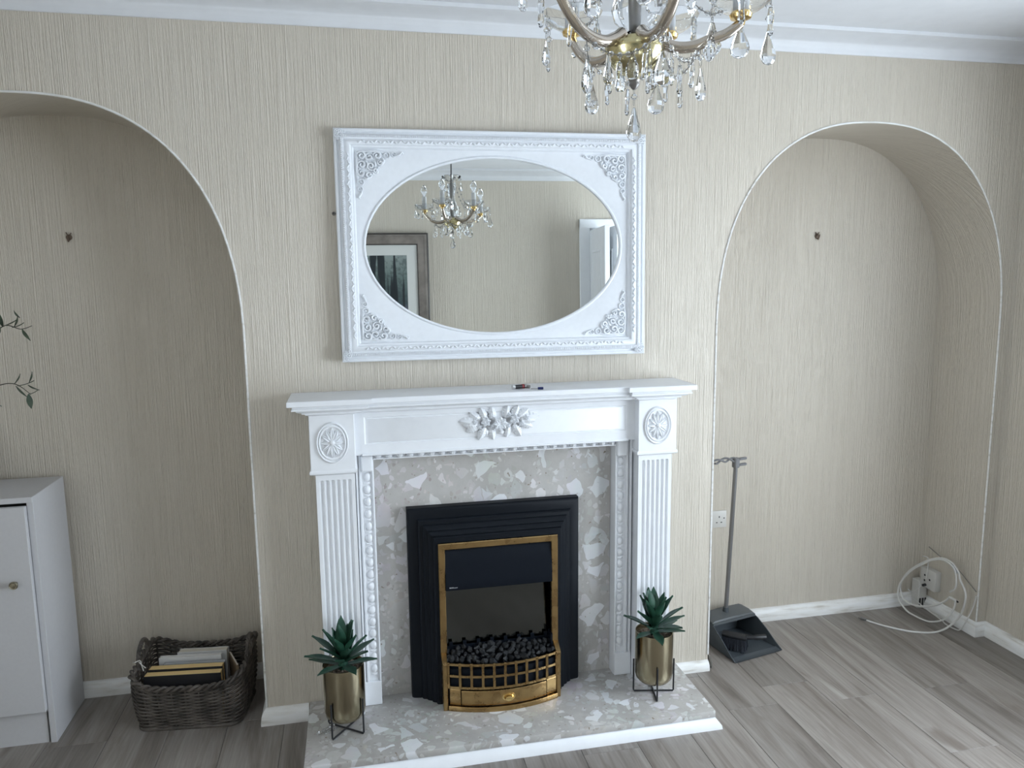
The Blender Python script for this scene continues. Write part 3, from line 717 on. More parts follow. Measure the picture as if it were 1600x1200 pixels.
# running leaf relief on the mouldings and fine reeding
def leafrow(horizontal, sgn):
    m = MB(); L = (HW if horizontal else HH)-0.075; step = 0.0125; n = int(2*L/step)
    for i in range(n):
        t = -L+step*(i+0.5); off = 0.0018*math.sin(i*1.9)
        a = math.radians(32 if i % 2 else -32)
        c = (t, -0.0215, sgn*(HH-0.043)+off) if horizontal else (sgn*(HW-0.043)+off, -0.0215, t)
        m.ell(c, 0.0078, 0.0045, 0.0034, 6, 4, Matrix.Rotation(a+(0 if horizontal else PI/2), 4, 'Y'))
    m.build('leaf_moulding', FRAMEW, mi, ang=60)
    m = MB(); L = (HW if horizontal else HH)-0.03; step = 0.0065; n = int(2*L/step)
    for i in range(n):
        t = -L+step*(i+0.5)
        if horizontal: m.box(t-0.0018, t+0.0018, -0.024, -0.02, sgn*(HH-0.026)-0.0035, sgn*(HH-0.026)+0.0035)
        else: m.box(sgn*(HW-0.026)-0.0035, sgn*(HW-0.026)+0.0035, -0.024, -0.02, t-0.0018, t+0.0018)
    m.build('reeded_moulding', FRAMEW, mi, smooth=False)
for sgn in (-1, 1): leafrow(True, sgn); leafrow(False, sgn)
# scroll carvings in the corners of the mount
def spiral(c, r0, r1, a0, turns, n=22): return [(c[0]+(r0+(r1-r0)*i/n)*math.cos(a0+2*PI*turns*i/n), -0.0055-0.002*(i/n), c[1]+(r0+(r1-r0)*i/n)*math.sin(a0+2*PI*turns*i/n)) for i in range(n+1)]
def corner_scroll():
    m = MB()
    def sc(c, r0, r1, a0, t, w=0.0034): 
        P = spiral(c, r0, r1, a0, t); n = len(P); m.tube(P, [w*(0.55+0.6*math.sin(PI*min(1,0.15+0.8*i/(n-1)))) for i in range(n)], 6)
    def arcs(pts, w=0.0034):
        P = cat_rom([(p[0], -0.0055, p[1]) for p in pts], 5); n = len(P); m.tube(P, [w*(0.6+0.6*math.sin(PI*i/(n-1))) for i in range(n)], 6)
    # corner at (0,0), arms along +x and +z
    sc((0.018,0.016), 0.014, 0.003, 2.4, 1.5); sc((0.040,0.020), 0.013, 0.002, -0.6, -1.4); sc((0.018,0.042), 0.013, 0.002, 2.2, 1.4)
    sc((0.064,0.016), 0.012, 0.003, 3.0, 1.3); sc((0.016,0.066), 0.012, 0.003, -1.4, -1.3); sc((0.044,0.046), 0.012, 0.002, 0.8, 1.5)
    sc((0.072,0.036), 0.009, 0.002, 4.4, -1.2); sc((0.038,0.070), 0.009, 0.002, 0.2, 1.2)
    sc((0.058,0.058), 0.007, 0.002, 0.0, 1.3)
    for c in ((0.092,0.014),(0.014,0.092)):
        P = [(c[0]+0.0085*math.cos(2*PI*k/14), -0.0055, c[1]+0.0085*math.sin(2*PI*k/14)) for k in range(14)]; m.tube(P, 0.0024, 6, closed=True); m.ell((c[0],-0.006,c[1]), 0.003, 0.003, 0.003, 6, 4)
    for c in ((0.112,0.012),(0.012,0.112)):
        P = [(c[0]+0.0065*math.cos(2*PI*k/14), -0.0055, c[1]+0.0065*math.sin(2*PI*k/14)) for k in range(14)]; m.tube(P, 0.002, 6, closed=True); m.ell((c[0],-0.006,c[1]), 0.0022, 0.003, 0.0022, 6, 4)
    arcs([(0.118,0.016),(0.128,0.012),(0.135,0.006),(0.140,0.010)]); arcs([(0.016,0.118),(0.012,0.128),(0.006,0.135),(0.010,0.140)])
    arcs([(0.004,0.004),(0.03,0.004),(0.06,0.003),(0.085,0.006)]); arcs([(0.004,0.004),(0.004,0.03),(0.003,0.06),(0.006,0.085)])
    arcs([(0.026,0.030),(0.034,0.036),(0.036,0.046),(0.030,0.056)]); arcs([(0.050,0.030),(0.058,0.038),(0.056,0.048)]); arcs([(0.076,0.022),(0.082,0.030),(0.078,0.042)]); arcs([(0.022,0.078),(0.030,0.082),(0.042,0.078)])
    for (x, z) in ((0.028,0.010),(0.010,0.028),(0.052,0.012),(0.012,0.054),(0.032,0.028),(0.066,0.050),(0.050,0.066),(0.062,0.064)): m.ell((x,-0.0055,z), 0.0035, 0.004, 0.0035, 7, 4)
    return m
cs = corner_scroll().mesh('corner_scroll', FRAMEW, ang=60)
sm_ = MB()
for (x, z, r) in ((0.008,0.008,0.006),(0.020,0.007,0.0055),(0.007,0.020,0.0055),(0.030,0.010,0.004),(0.010,0.030,0.004),(0.018,0.018,0.007),(0.030,0.022,0.0045),(0.022,0.030,0.0045)):
    P = [(x+r*math.cos(2*PI*k/12), -0.0215, z+r*math.sin(2*PI*k/12)) for k in range(12)]; sm_.tube(P, r*0.32, 6, closed=True); sm_.ell((x,-0.021,z), r*0.5, 0.004, r*0.5, 7, 4)
sms = sm_.mesh('corner_boss', FRAMEW, ang=60)
for sx in (-1, 1):
    for sz in (-1, 1):
        link('corner_scroll', cs, mi, (sx*(-(HW-0.066)), 0.004, sz*(-(HH-0.066))), None, (sx*1.08, 1.7, sz*1.08))
        link('corner_boss', sms, mi, (sx*(-(HW-0.004)), 0, sz*(-(HH-0.004))), None, (sx, 1, sz))
for i, (x, z) in enumerate(((-0.428, 1.715), (0.619, 1.711))):
    o = MB().lathe([(0.0,0.0),(0.0045,0.0),(0.006,0.004),(0.006,0.008),(0.0035,0.011)], 12, (x,0,z), 'Y', cap=False).tube([(x,-0.008,z),(x+(0.02 if i == 0 else -0.02),-0.010,z+0.003)], 0.002, 6).build('mirror_hook', WIRE)
    tag(o, 'small metal wall hook at the %s edge of the mirror frame' % ('left', 'right')[i], 'hook', 'mirror hooks')

# ------------------------------------------------------------------ chandelier
CX, CY = 0.048, -1.410
ch = thing('chandelier', 'five-arm crystal chandelier with brass cups and hanging glass drops', 'chandelier', (CX, CY, ZT))
def cp(mb, name, mt, parent=ch, ang=40, sm=True):
    return mb.build(name, mt, parent, (0,0,-ZT) if parent is ch else None, ang=ang, smooth=sm)
cp(MB().lathe([(0.0,ZT-0.0),(0.045,ZT-0.001),(0.047,ZT-0.008),(0.03,ZT-0.02),(0.008,ZT-0.028),(0.0,ZT-0.028)], 24, cap=False), 'ceiling_rose', OLIVEBR)
cp(MB().tube([(0,0,ZT-0.02),(0.002,0,ZT-0.1),(0,0,2.075)], 0.003, 6), 'suspension_cord', BLACKW)
cp(MB().lathe([(0.004,1.84),(0.0065,1.85),(0.0065,2.045),(0.004,2.08)], 12), 'stem', WIRE)
cp(MB().lathe([(0.010,2.043),(0.030,2.049),(0.046,2.061),(0.050,2.069),(0.048,2.071),(0.030,2.055),(0.010,2.049)], 20, cap=False), 'top_dish', GLASS)
cp(MB().lathe([(0.012,2.036),(0.020,2.033),(0.024,2.02),(0.018,1.99),(0.015,1.968),(0.020,1.94),(0.031,1.915),(0.035,1.900),(0.031,1.884),(0.018,1.872),(0.012,1.868)], 20, cap=False), 'glass_column', GLASS)
cp(MB().lathe([(0.0,1.806),(0.014,1.807),(0.028,1.814),(0.038,1.826),(0.0435,1.839),(0.0445,1.846),(0.042,1.850),(0.030,1.853),(0.018,1.855),(0.016,1.862),(0.009,1.866)], 28, cap=False), 'brass_bowl', OLIVEBR)
m = MB().lathe([(0.008,1.808),(0.0075,1.803),(0.009,1.800),(0.007,1.797),(0.008,1.793),(0.005,1.789),(0.002,1.786)], 12); cp(m, 'finial', WIRE)
TEAR = MB().lathe([(0.0,0.0),(0.0022,-0.001),(0.0050,-0.010),(0.0098,-0.021),(0.0112,-0.027),(0.0100,-0.033),(0.006,-0.037),(0.0,-0.0385)], 8, cap=False, sy=0.6).mesh('crystal_drop', GLASS, False)
SPEAR = MB().lathe([(0.0,0.0),(0.003,-0.002),(0.0042,-0.012),(0.0030,-0.022),(0.0036,-0.027),(0.0042,-0.031),(0.0024,-0.036),(0.0,-0.037)], 6, cap=False).mesh('crystal_spear', GLASS, False)
BEAD = MB().lathe([(0.0,0.006),(0.004,0.004),(0.0062,0.0),(0.004,-0.004),(0.0,-0.006)], 8, cap=False).mesh('crystal_bead', GLASS, False)
LINK = MB().tube([(0.0013,0,0.0),(0.0016,0,-0.006),(0,0,-0.008),(-0.0016,0,-0.006),(-0.0013,0,0.0),(0,0,0.002)], 0.00045, 4, closed=True).mesh('wire_link', WIRE)
DR = random.Random(3)
def pendant(x, y, z, nb=1, kind=None, s=1.0):
    """bead(s) on wire links ending in a crystal; the crystal is the part, beads and links its sub-parts"""
    kind = kind or (TEAR if DR.random() < 0.6 else SPEAR)
    drop = 0.008+nb*0.019; s = s*1.18
    rz = DR.random()*PI
    o = link('crystal_drop', kind, ch, (x, y, z-drop-ZT), (DR.uniform(-.05,.05), DR.uniform(-.05,.05), rz), (s, s, s))
    q = 1/s
    zz = drop
    link('wire_link', LINK, o, (0,0,zz*q), None, (q,q,q))
    for i in range(nb):
        zz -= 0.012; link('crystal_bead', BEAD, o, (0,0,zz*q), None, (q*0.85,q*0.85,q*0.85)); zz -= 0.006; link('wire_link', LINK, o, (0,0,(zz+0.001)*q), (0,0,1.2), (q,q,q))
    return o
def bead_chain(p0, p1, sag, n):
    pts = []
    for i in range(n+1):
        t = i/n; pts.append((p0[0]+(p1[0]-p0[0])*t, p0[1]+(p1[1]-p0[1])*t, p0[2]+(p1[2]-p0[2])*t-sag*4*t*(1-t)))
    o = cp(MB().tube(pts, 0.0007, 4), 'bead_chain_wire', WIRE)
    for i in range(1, n):
        link('crystal_bead', BEAD, o, pts[i], None, (0.7,0.7,0.7))
    return pts
arms = [(48, 0.150, 1.900), (112, 0.150, 1.905), (206, 0.152, 1.905), (272, 0.150, 1.905), (345, 0.155, 1.886)]
mids = []
for (deg, r, zc) in arms:
    a = math.radians(deg); ca, sa = math.cos(a), math.sin(a)
    def A(rr, z, da=0.0): return (rr*math.cos(a+da), rr*math.sin(a+da), z)
    P = cat_rom([A(0.026,1.862), A(0.040,1.853), A(0.062,1.845), A(0.088,1.846), A(0.112,1.855), A(0.134,1.873 if zc > 1.89 else 1.862), A(r,zc-0.010)], 6)
    n = len(P); mm = MB(); seg = 14; T = MB().tube(P, [0.0096-0.0026*i/(n-1) for i in range(n)], seg)
    arm = cp(T, 'arm', ARMM)
    cpos = A(r, zc)
    cp(MB().lathe([(0.0,-0.014),(0.006,-0.012),(0.007,-0.006),(0.015,-0.003),(0.0165,0.002),(0.014,0.006),(0.0,0.006)], 18, cpos, cap=False), 'brass_cup', GOLDB)
    cp(MB().lathe([(0.010,0.006),(0.026,0.008),(0.042,0.018),(0.050,0.032),(0.0485,0.033),(0.040,0.021),(0.024,0.012),(0.010,0.010)], 16, cpos, cap=False), 'glass_dish', GLASS)
    cd_ = cp(MB().lathe([(0.0,0.008),(0.0115,0.008),(0.0115,0.072),(0.009,0.074),(0.0,0.074)], 16, cpos, cap=False), 'candle_tube', CANDLE)
    MB().lathe([(0.006,0.073),(0.008,0.080),(0.0155,0.095),(0.0165,0.104),(0.011,0.120),(0.004,0.130),(0.0,0.132)], 14, cpos, cap=False).build('bulb', GLASS, cd_)
    for k in range(6):
        b = 2*PI*(k+0.3)/6+a; x, y = cpos[0]+0.047*math.cos(b), cpos[1]+0.047*math.sin(b)
        pendant(x, y, zc+0.030, DR.choice((0,1,1,2)), None, DR.choice((0.95,1.1,0.85)))
    mids.append(A(0.098, 1.845)); 
    pendant(*A(0.098, 1.842), 1, TEAR, 1.05)
    pendant(*A(0.055, 1.838), 0, SPEAR, 0.9)
for i in range(5):
    p0, p1 = mids[i], mids[(i+1) % 5]
    pts = bead_chain(p0, p1, 0.030, 9)
    pendant(*pts[4], 0, DR.choice((SPEAR, SPEAR, TEAR)), 0.95); pendant(*pts[7], 0, SPEAR, 0.8)
    a = math.radians(arms[i][0]); rr = arms[i][1]-0.02
    bead_chain((0.030*math.cos(a+0.3), 0.030*math.sin(a+0.3), 2.040), (rr*math.cos(a), rr*math.sin(a), arms[i][2]+0.012), 0.055, 11)
    b = 2*PI*i/5; pendant(0.047*math.cos(b), 0.047*math.sin(b), 2.067, 1, TEAR, 1.0)
    pendant(0.040*math.cos(b+0.5), 0.040*math.sin(b+0.5), 1.84, 0, TEAR, 0.9)
pendant(0, 0, 1.788, 1, TEAR, 1.12)

# ------------------------------------------------------------------ potted succulents
def leaf_mesh(L, W):
    mm = MB(); n = 10; rows = []
    for i in range(n+1):
        t = i/n; ww = W*(0.55+0.9*t if t < 0.5 else 1.0*(1-((t-0.5)/0.5)**1.8)) if t < 1 else 0.0003
        z = -0.05*L*t*t; x = L*t
        rows.append([(x, -ww, z+0.006*(ww/W)), (x, -ww*0.5, z-0.001), (x, 0, z-0.003), (x, ww*0.5, z-0.001), (x, ww, z+0.006*(ww/W)), (x, ww*0.5, z+0.0035), (x, 0, z+0.002), (x, -ww*0.5, z+0.0035)])
    mm.loops(rows, closed=True, cap0=True, cap1=True); return mm.mesh('leaf', LEAFM, ang=50)
LM = [leaf_mesh(0.116, 0.0185), leaf_mesh(0.112, 0.0180), leaf_mesh(0.100, 0.0160)]
PEB = [MB().ell((0,0,0), 0.0055, 0.0045, 0.0038, 7, 4).mesh('pebble', PEBM), MB().ell((0,0,0), 0.0045, 0.005, 0.0035, 7, 4).mesh('pebble', PEBM)]
def succulent(loc, rz, label, seed, stand_rz):
    r = random.Random(seed)
    t = thing('potted_succulent', label, 'plant', loc, 0, 'pair of potted succulents')
    # wire stand: four legs, crossed feet
    L = [Matrix.Rotation(stand_rz+PI/2*k, 3, 'Z') @ Vector((0.0700, 0, 0)) for k in range(4)]
    q = 0.0030
    for k in (0, 1):
        a, b = L[k], L[k+2]
        MB().tube([(a.x,a.y,0.122),(a.x,a.y,0.008),(a.x*0.97,a.y*0.97,q+0.0004),(b.x*0.97,b.y*0.97,q+0.0004),(b.x,b.y,0.008),(b.x,b.y,0.122)], q, 8).build('wire_leg', BLACKW, t)
    R = 0.0655
    MB().lathe([(0.0,0.044),(0.040,0.045),(0.054,0.050),(0.062,0.060),(R,0.076),(R,0.226),(R-0.0005,0.228),(R-0.003,0.228),(R-0.004,0.225),(R-0.004,0.205),(0.0,0.205)], 40, cap=False).build('pot', POTM, t, ang=50)
    MB().lathe([(0.0,0.208),(R-0.004,0.208),(R-0.004,0.200),(0.0,0.200)], 24, cap=False).build('soil', PEBM, t)
    for k in range(70):
        a = r.random()*2*PI; d = math.sqrt(r.random())*(R-0.011)
        link('pebble', PEB[k % 2], t, (d*math.cos(a), d*math.sin(a), 0.210+r.random()*0.003), (r.random()*3, r.random()*3, r.random()*3))
    MB().lathe([(0.016,0.205),(0.014,0.24),(0.008,0.29),(0.002,0.31)], 10).build('core', LEAFM, t)
    for (n, z, el, me, ln) in ((6, 0.222, 20, 0, 0.90), (6, 0.236, 38, 0, 0.98), (6, 0.248, 54, 1, 1.0), (5, 0.258, 70, 2, 1.10), (2, 0.266, 86, 2, 1.05)):
        for k in range(n):
            a = rz+2*PI*(k+r.uniform(-.12,.12))/n+z*40
            e2 = max(el, 78) if math.sin(a) > 0.35 else el
            link('leaf', LM[me], t, (0.010*math.cos(a), 0.010*math.sin(a), z), (0, -math.radians(e2+r.uniform(-6,6)-8), a), (ln*r.uniform(.92,1.06),)*3)
    return t
succulent((-0.4555, -0.194, HZ), 0.3, 'spiky green succulent in a brass pot left of the fire', 5, math.radians(-127))
succulent((0.600, -0.205, HZ), 1.0, 'spiky green succulent in a brass pot right of the fire', 9, math.radians(-102))

# loose crystal drops lying on the hearth beside the left-hand pot
cl = thing('crystal_string', 'string of loose clear crystal beads lying on the hearth by the left pot', 'crystals', (-0.520, -0.180, HZ))
for k, (x, y) in enumerate(((-0.016,-0.022),(-0.006,-0.016),(0.004,-0.010),(0.010,0.0),(0.016,0.010),(0.0,-0.030),(0.012,-0.026),(0.022,-0.018),(0.024,0.004),(-0.024,-0.030),(0.030,-0.008))):
    link('crystal_bead', BEAD, cl, (x, y, 0.0062), (1.2*k, 0.4*k, 0), (0.95,0.95,0.95))
MB().tube(cat_rom([(-0.024,-0.030,0.003),(-0.006,-0.016,0.004),(0.010,0.0,0.003),(0.016,0.010,0.004),(0.024,0.004,0.003),(0.022,-0.018,0.003),(0.0,-0.030,0.003)], 5), 0.001, 5).build('wire', WIRE, cl)

# ------------------------------------------------------------------ small things on the mantel
ZM = 1.142
lt = thing('marker_pen', 'short fat black and red pen with silver end on the mantel shelf', 'pen', (0.155, -0.115, ZM))
lt.rotation_euler = (0, 0, 0.25)
MB().tube([(-0.024,0,0.0075),(0.012,0,0.0075)], 0.0070, 14).build('barrel', mat('black_plastic', (0.012,0.012,0.014), 0.3), lt)
MB().tube([(-0.033,0,0.0075),(-0.024,0,0.0075)], 0.0074, 14).build('silver_end', mat('chrome', (0.7,0.7,0.7), 0.12, 1.0), lt)
MB().tube([(0.002,0,0.0078),(0.009,0,0.0078)], 0.0074, 14).build('red_band', mat('dark_red_plastic', (0.22,0.015,0.02), 0.35), lt)
MB().tube([(0.012,0,0.0075),(0.017,-0.001,0.0075)], [0.006,0.0045], 12).tube([(0.017,0.004,0.006),(0.027,-0.010,0.006)], 0.0055, 10).build('tip', WIRE, lt)
ky = thing('screwdriver', 'tiny blue-handled screwdriver lying on the mantel shelf', 'tool', (0.200, -0.150, ZM))
MB().tube([(-0.019,0.002,0.0035),(0.004,0,0.0035)], 0.0016, 8).build('shank', WIRE, ky)
MB().tube([(0.003,0,0.0042),(0.004,0,0.0042),(0.020,-0.001,0.0042),(0.021,-0.001,0.0042)], [0.003,0.0042,0.0042,0.003], 10).build('handle', mat('blue_plastic', (0.012,0.02,0.10), 0.35), ky)

# ------------------------------------------------------------------ nails / hooks in the alcoves
for side, x, z in (('left', -1.313, 1.659), ('right', 1.514, 1.662)):
    m = MB().lathe([(0.0,0.0),(0.010,0.0),(0.010,0.002),(0.004,0.003),(0.0025,0.006),(0.0,0.006)], 10, (x, YD, z), 'Y', cap=False)
    m.tube([(x,YD-0.004,z-0.010),(x,YD-0.012,z-0.014),(x,YD-0.018,z-0.004),(x+0.001,YD-0.019,z+0.006)], 0.0028, 7)
    m.tube([(x-0.008,YD-0.003,z+0.016),(x,YD-0.006,z+0.002),(x+0.008,YD-0.003,z+0.015)], 0.0022, 6)
    tag(m.build('picture_hook', mat('rusty_hook_'+side, (0.16,0.12,0.09), 0.5, 0.6)), 'small rusty picture hook high on the %s alcove wall' % side, 'hook', 'alcove picture hooks')

# ------------------------------------------------------------------ wall socket, right alcove
so = thing('wall_socket', 'white plug socket on the right alcove wall behind the dustpan pole', 'socket', (1.103, YD, 0.480))
MB().box(-0.037, 0.037, -0.010, -0.0005, -0.037, 0.037, 0.003, 2).build('plate', WPLAS, so)
for (x, z, w_, h_) in ((0.003,0.010,0.004,0.008),(-0.008,-0.014,0.007,0.004),(0.013,-0.014,0.007,0.004),(0.025,0.004,0.005,0.005)):
    MB().box(x-w_/2, x+w_/2, -0.0106, -0.009, z-h_/2, z+h_/2).build('pin_hole', DARKHOLE, so)

# ------------------------------------------------------------------ cupboard in the left alcove
cu = thing('cupboard', 'low white cupboard standing in the left alcove', 'cupboard', (-1.64, 0.18, 0))
RC = rel(cu); cx0, cx1, cyf, cyb, cz = -1.885, -1.395, 0.043, YD-0.024, 0.838
def cpart(m, name, mt=CUPW): 
    o = m.build(name, mt, cu); o.location = RC; return o
cpart(MB().box(cx1-0.019, cx1, cyf, cyb, 0, cz-0.0005, 0.001), 'side_panel'); cpart(MB().box(cx0, cx0+0.019, cyf, cyb, 0, cz-0.0005, 0.001), 'side_panel')
cpart(MB().box(cx0+0.019, cx1-0.0005, cyf-0.002, cyb, cz-0.018, cz, 0.001), 'top')
cpart(MB().box(cx0+0.019, cx1-0.019, cyb-0.006, cyb, 0.1, cz-0.018), 'back')
cpart(MB().box(cx0+0.019, cx1-0.019, cyf+0.01, cyb-0.006, 0.105, 0.122), 'bottom_shelf')
cpart(MB().box(cx0+0.019, cx1-0.026, cyf+0.006, cyf+0.022, 0, 0.118), 'plinth')
cpart(MB().box(cx0+0.019, cx1-0.019, cyf+0.03, cyf+0.033, 0.7, cz-0.018), 'gap_shade_sheet', DARKHOLE)  # thin black sheet, paints in the shade behind the gap above the door
dd = cpart(MB().box(cx0+0.004, cx1-0.018, cyf-0.020, cyf-0.002, 0.120, cz-0.026, 0.0015), 'door')
kn = MB().lathe([(0.006,0.0),(0.006,0.008),(0.012,0.014),(0.0135,0.020),(0.011,0.024),(0.009,0.0225),(0.004,0.023),(0.0,0.024)], 20, (-1.459, cyf-0.020, 0.566), 'Y', cap=False).build('knob', mat('aged_knob_metal', (0.36,0.33,0.25), 0.25, 1.0), dd)

# olive stems in a vase on the cupboard
ov_ = thing('olive_branch_vase', 'artificial olive branches reaching from a vase on the cupboard', 'plant', (-1.62, 0.17, 0.838))
MB().lathe([(0.0,0.0),(0.040,0.001),(0.060,0.03),(0.066,0.08),(0.052,0.14),(0.028,0.18),(0.026,0.20),(0.030,0.205),(0.027,0.204),(0.022,0.19),(0.03,0.15)], 28, cap=False).build('vase', VASE, ov_, (-0.035,0,0))
OL = MB()
rows = []
for i in range(9):
    t = i/8; ww = 0.0092*math.sin(PI*(0.06+0.94*t)) if i < 8 else 0.0003
    rows.append([(0.058*t, -ww, 0.010*t*t), (0.058*t, 0, 0.010*t*t-0.0015), (0.058*t, ww, 0.010*t*t), (0.058*t, 0, 0.010*t*t+0.0012)])
OLM = OL.loops(rows, closed=True, cap0=True, cap1=True).mesh('leaf', OLIVE, ang=60)
def stem(pts, lv):
    P = cat_rom([Vector(p)-ov_.location for p in pts], 8)
    st = MB().tube(P, [0.0026-0.0016*i/(len(P)-1) for i in range(len(P))], 6).build('stem', STEMM, ov_)
    for (x, y, z, dx, dy, dz, s) in lv:
        d = Vector((dx, dy, dz)); q = d.to_track_quat('X', 'Z')
        o = link('leaf', OLM, st, tuple(Vector((x,y,z))-ov_.location)); o.rotation_euler = q.to_euler(); o.scale = (s, 1, 1)
stem([(-1.62,0.17,0.98),(-1.60,0.17,1.15),(-1.56,0.16,1.30),(-1.50,0.15,1.372),(-1.45,0.15,1.362),(-1.416,0.15,1.372)],
     [(-1.468,0.15,1.370,0.5,0.0,0.7,0.62),(-1.500,0.15,1.373,1,-.2,0.22,0.85),(-1.474,0.15,1.368,0.95,-0.2,0.12,0.7),(-1.446,0.15,1.362,0.35,-0.1,-1,0.75),(-1.449,0.15,1.398,-0.7,0,0.5,0.45),(-1.50,0.15,1.37,-0.4,0.2,0.9,0.9),(-1.53,0.16,1.335,0.6,-0.5,0.7,0.9),(-1.57,0.16,1.27,-0.8,-0.2,0.5,1.0),(-1.59,0.17,1.2,0.7,-0.4,0.5,1.0)])
stem([(-1.625,0.17,0.98),(-1.61,0.165,1.08),(-1.57,0.16,1.16),(-1.52,0.15,1.186),(-1.478,0.15,1.184),(-1.440,0.15,1.150)],
     [(-1.484,0.15,1.188,0.6,0.0,0.55,0.6),(-1.476,0.15,1.180,1,-0.15,0.12,0.95),(-1.442,0.15,1.190,0.6,0,0.85,0.6),(-1.446,0.15,1.182,0.7,0,-0.7,0.62),(-1.481,0.15,1.180,0.5,0,-0.95,0.85),(-1.447,0.15,1.152,0.10,-0.15,-1,0.85),(-1.446,0.15,1.152,1,0.1,0.10,0.5),(-1.53,0.15,1.18,-0.2,-0.4,0.9,0.9),(-1.57,0.16,1.15,0.4,0.3,-0.8,0.9)])

ov_.location.x += 0.030

# ------------------------------------------------------------------ wicker basket with books
bk = thing('wicker_basket', 'dark grey woven wicker basket with two looped handles, holding books', 'basket', (-0.970, 0.148, 0), math.radians(-6.5))
BX, BY = 0.168, 0.120
def rrect(hx, hy, r, n=88):
    # rounded rectangle sampled evenly by perimeter
    seg = [2*(hx-r), PI/2*r, 2*(hy-r), PI/2*r]*2; tot = sum(seg); out = []
    for k in range(n):
        s = tot*k/n; i = 0
        while s > seg[i]: s -= seg[i]; i += 1
        if i == 0: p = (-(hx-r)+s, -hy); nr = (0,-1)
        elif i == 1: a = -PI/2+s/r; p = (hx-r+r*math.cos(a), -(hy-r)+r*math.sin(a)); nr = (math.cos(a), math.sin(a))
        elif i == 2: p = (hx, -(hy-r)+s); nr = (1,0)
        elif i == 3: a = s/r; p = (hx-r+r*math.cos(a), hy-r+r*math.sin(a)); nr = (math.cos(a), math.sin(a))
        elif i == 4: p = (hx-r-s, hy); nr = (0,1)
        elif i == 5: a = PI/2+s/r; p = (-(hx-r)+r*math.cos(a), hy-r+r*math.sin(a)); nr = (math.cos(a), math.sin(a))
        elif i == 6: p = (-hx, hy-r-s); nr = (-1,0)
        else: a = PI+s/r; p = (-(hx-r)+r*math.cos(a), -(hy-r)+r*math.sin(a)); nr = (math.cos(a), math.sin(a))
        out.append((p, nr))
    return out
def zr(x, y=-0.1): return 0.147+0.040*abs(x/0.18)**3.5+0.014*(1+math.tanh(y/0.05))        # rim rises towards the handles
NS = 26
rows_n = 23
for j in range(rows_n):
    t = (j+0.6)/rows_n; hx, hy = BX+0.014*t+0.006*math.sin(PI*t), BY+0.012*t+0.005*math.sin(PI*t)
    P = []
    for k, ((x, y), (nx, ny)) in enumerate(rrect(hx, hy, 0.045, NS*4)):
        wv = 0.0030*math.cos(PI*k/4+(PI if j % 2 else 0)); P.append((x+nx*wv, y+ny*wv, 0.006+t*(zr(x, y)-0.012)))
    MB().tube(P, 0.0031, 6, closed=True).build('weaver', WICK, bk)
for k, ((x, y), (nx, ny)) in enumerate(rrect(BX, BY, 0.045, NS)):
    (x2, y2), _ = rrect(BX+0.014, BY+0.012, 0.045, NS)[k]
    MB().tube([(x,y,0.002),((x+x2)/2+nx*0.005,(y+y2)/2+ny*0.005,0.09),(x2,y2,zr(x2, y2))], 0.0036, 5).build('stake', WICK, bk)
for q in (0, 1):
    P = []
    for k, ((x, y), (nx, ny)) in enumerate(rrect(BX+0.015, BY+0.013, 0.046, 176)):
        a = 2*PI*k/8+q*PI; P.append((x+nx*0.006*math.cos(a), y+ny*0.006*math.cos(a), zr(x, y)+0.004+0.006*math.sin(a)))
    MB().tube(P, 0.0058, 6, closed=True).build('rim_strand', WICK, bk)
    P = [(x, y, 0.004+0.002*math.sin(k*PI/4+q*PI)) for k, ((x, y), n) in enumerate(rrect(BX+0.003, BY+0.003, 0.045, 96))]
    MB().tube(P, 0.005, 6, closed=True).build('foot_strand', WICK, bk)
MB().box(-BX+0.004, BX-0.004, -BY+0.004, BY-0.004, 0.004, 0.010, 0.002).build('base', WICK, bk)
for sx in (-1, 1):
    for q in (0, 1, 2):
        P = []
        for i in range(41):
            t = i/40; a = PI*t; b = 2*PI*t*5+q*2*PI/3
            y = 0.01-0.045*math.cos(a); z = zr(0.18, y)-0.012+0.066*math.sin(a)**0.8
            P.append((sx*(BX+0.014+0.004*math.cos(b)), y+0.004*math.sin(b)*math.cos(a), z+0.004*math.sin(b)))
        MB().tube(P, 0.0048, 6).build('handle_strand', WICK, bk)
MB().tube(cat_rom([(-BX-0.024,-0.05,0.214),(-BX-0.014,-0.066,0.220),(-BX-0.002,-0.05,0.218),(-BX+0.004,-0.055,0.206),(-BX+0.016,-0.07,0.190)], 5), 0.0018, 5).tube(cat_rom([(-BX-0.002,-0.06,0.218),(-BX+0.01,-0.064,0.208),(-BX+0.022,-0.066,0.198)], 5), 0.0016, 5).build('white_string', WPLAS, bk)
GILT = mat('gilt_page_edge', (0.95, 0.70, 0.33), 0.35, 0.35)
def book(x0, x1, y, th, ht, tilt, cover, edge, label, rz=0.0):
    t = thing('book', label, 'book', bk.matrix_basis @ Vector(((x0+x1)/2, y, 0.012)), bk.rotation_euler.z+rz, 'books in the wicker basket')
    t.rotation_euler.x = tilt
    L = (x1-x0)/2
    m = MB().box(-L, L, -th/2, -th/2+0.0022, 0, ht, 0.0006).box(-L, L, th/2-0.0022, th/2, 0, ht, 0.0006).box(-L, L, -th/2, th/2, 0, 0.003, 0.0006)
    m.build('cover', cover, t)
    MB().box(-L+0.003, L-0.003, -th/2+0.0022, th/2-0.0022, 0.003, ht-0.0015 if edge is not GILT else ht+0.0008).build('pages', edge, t)
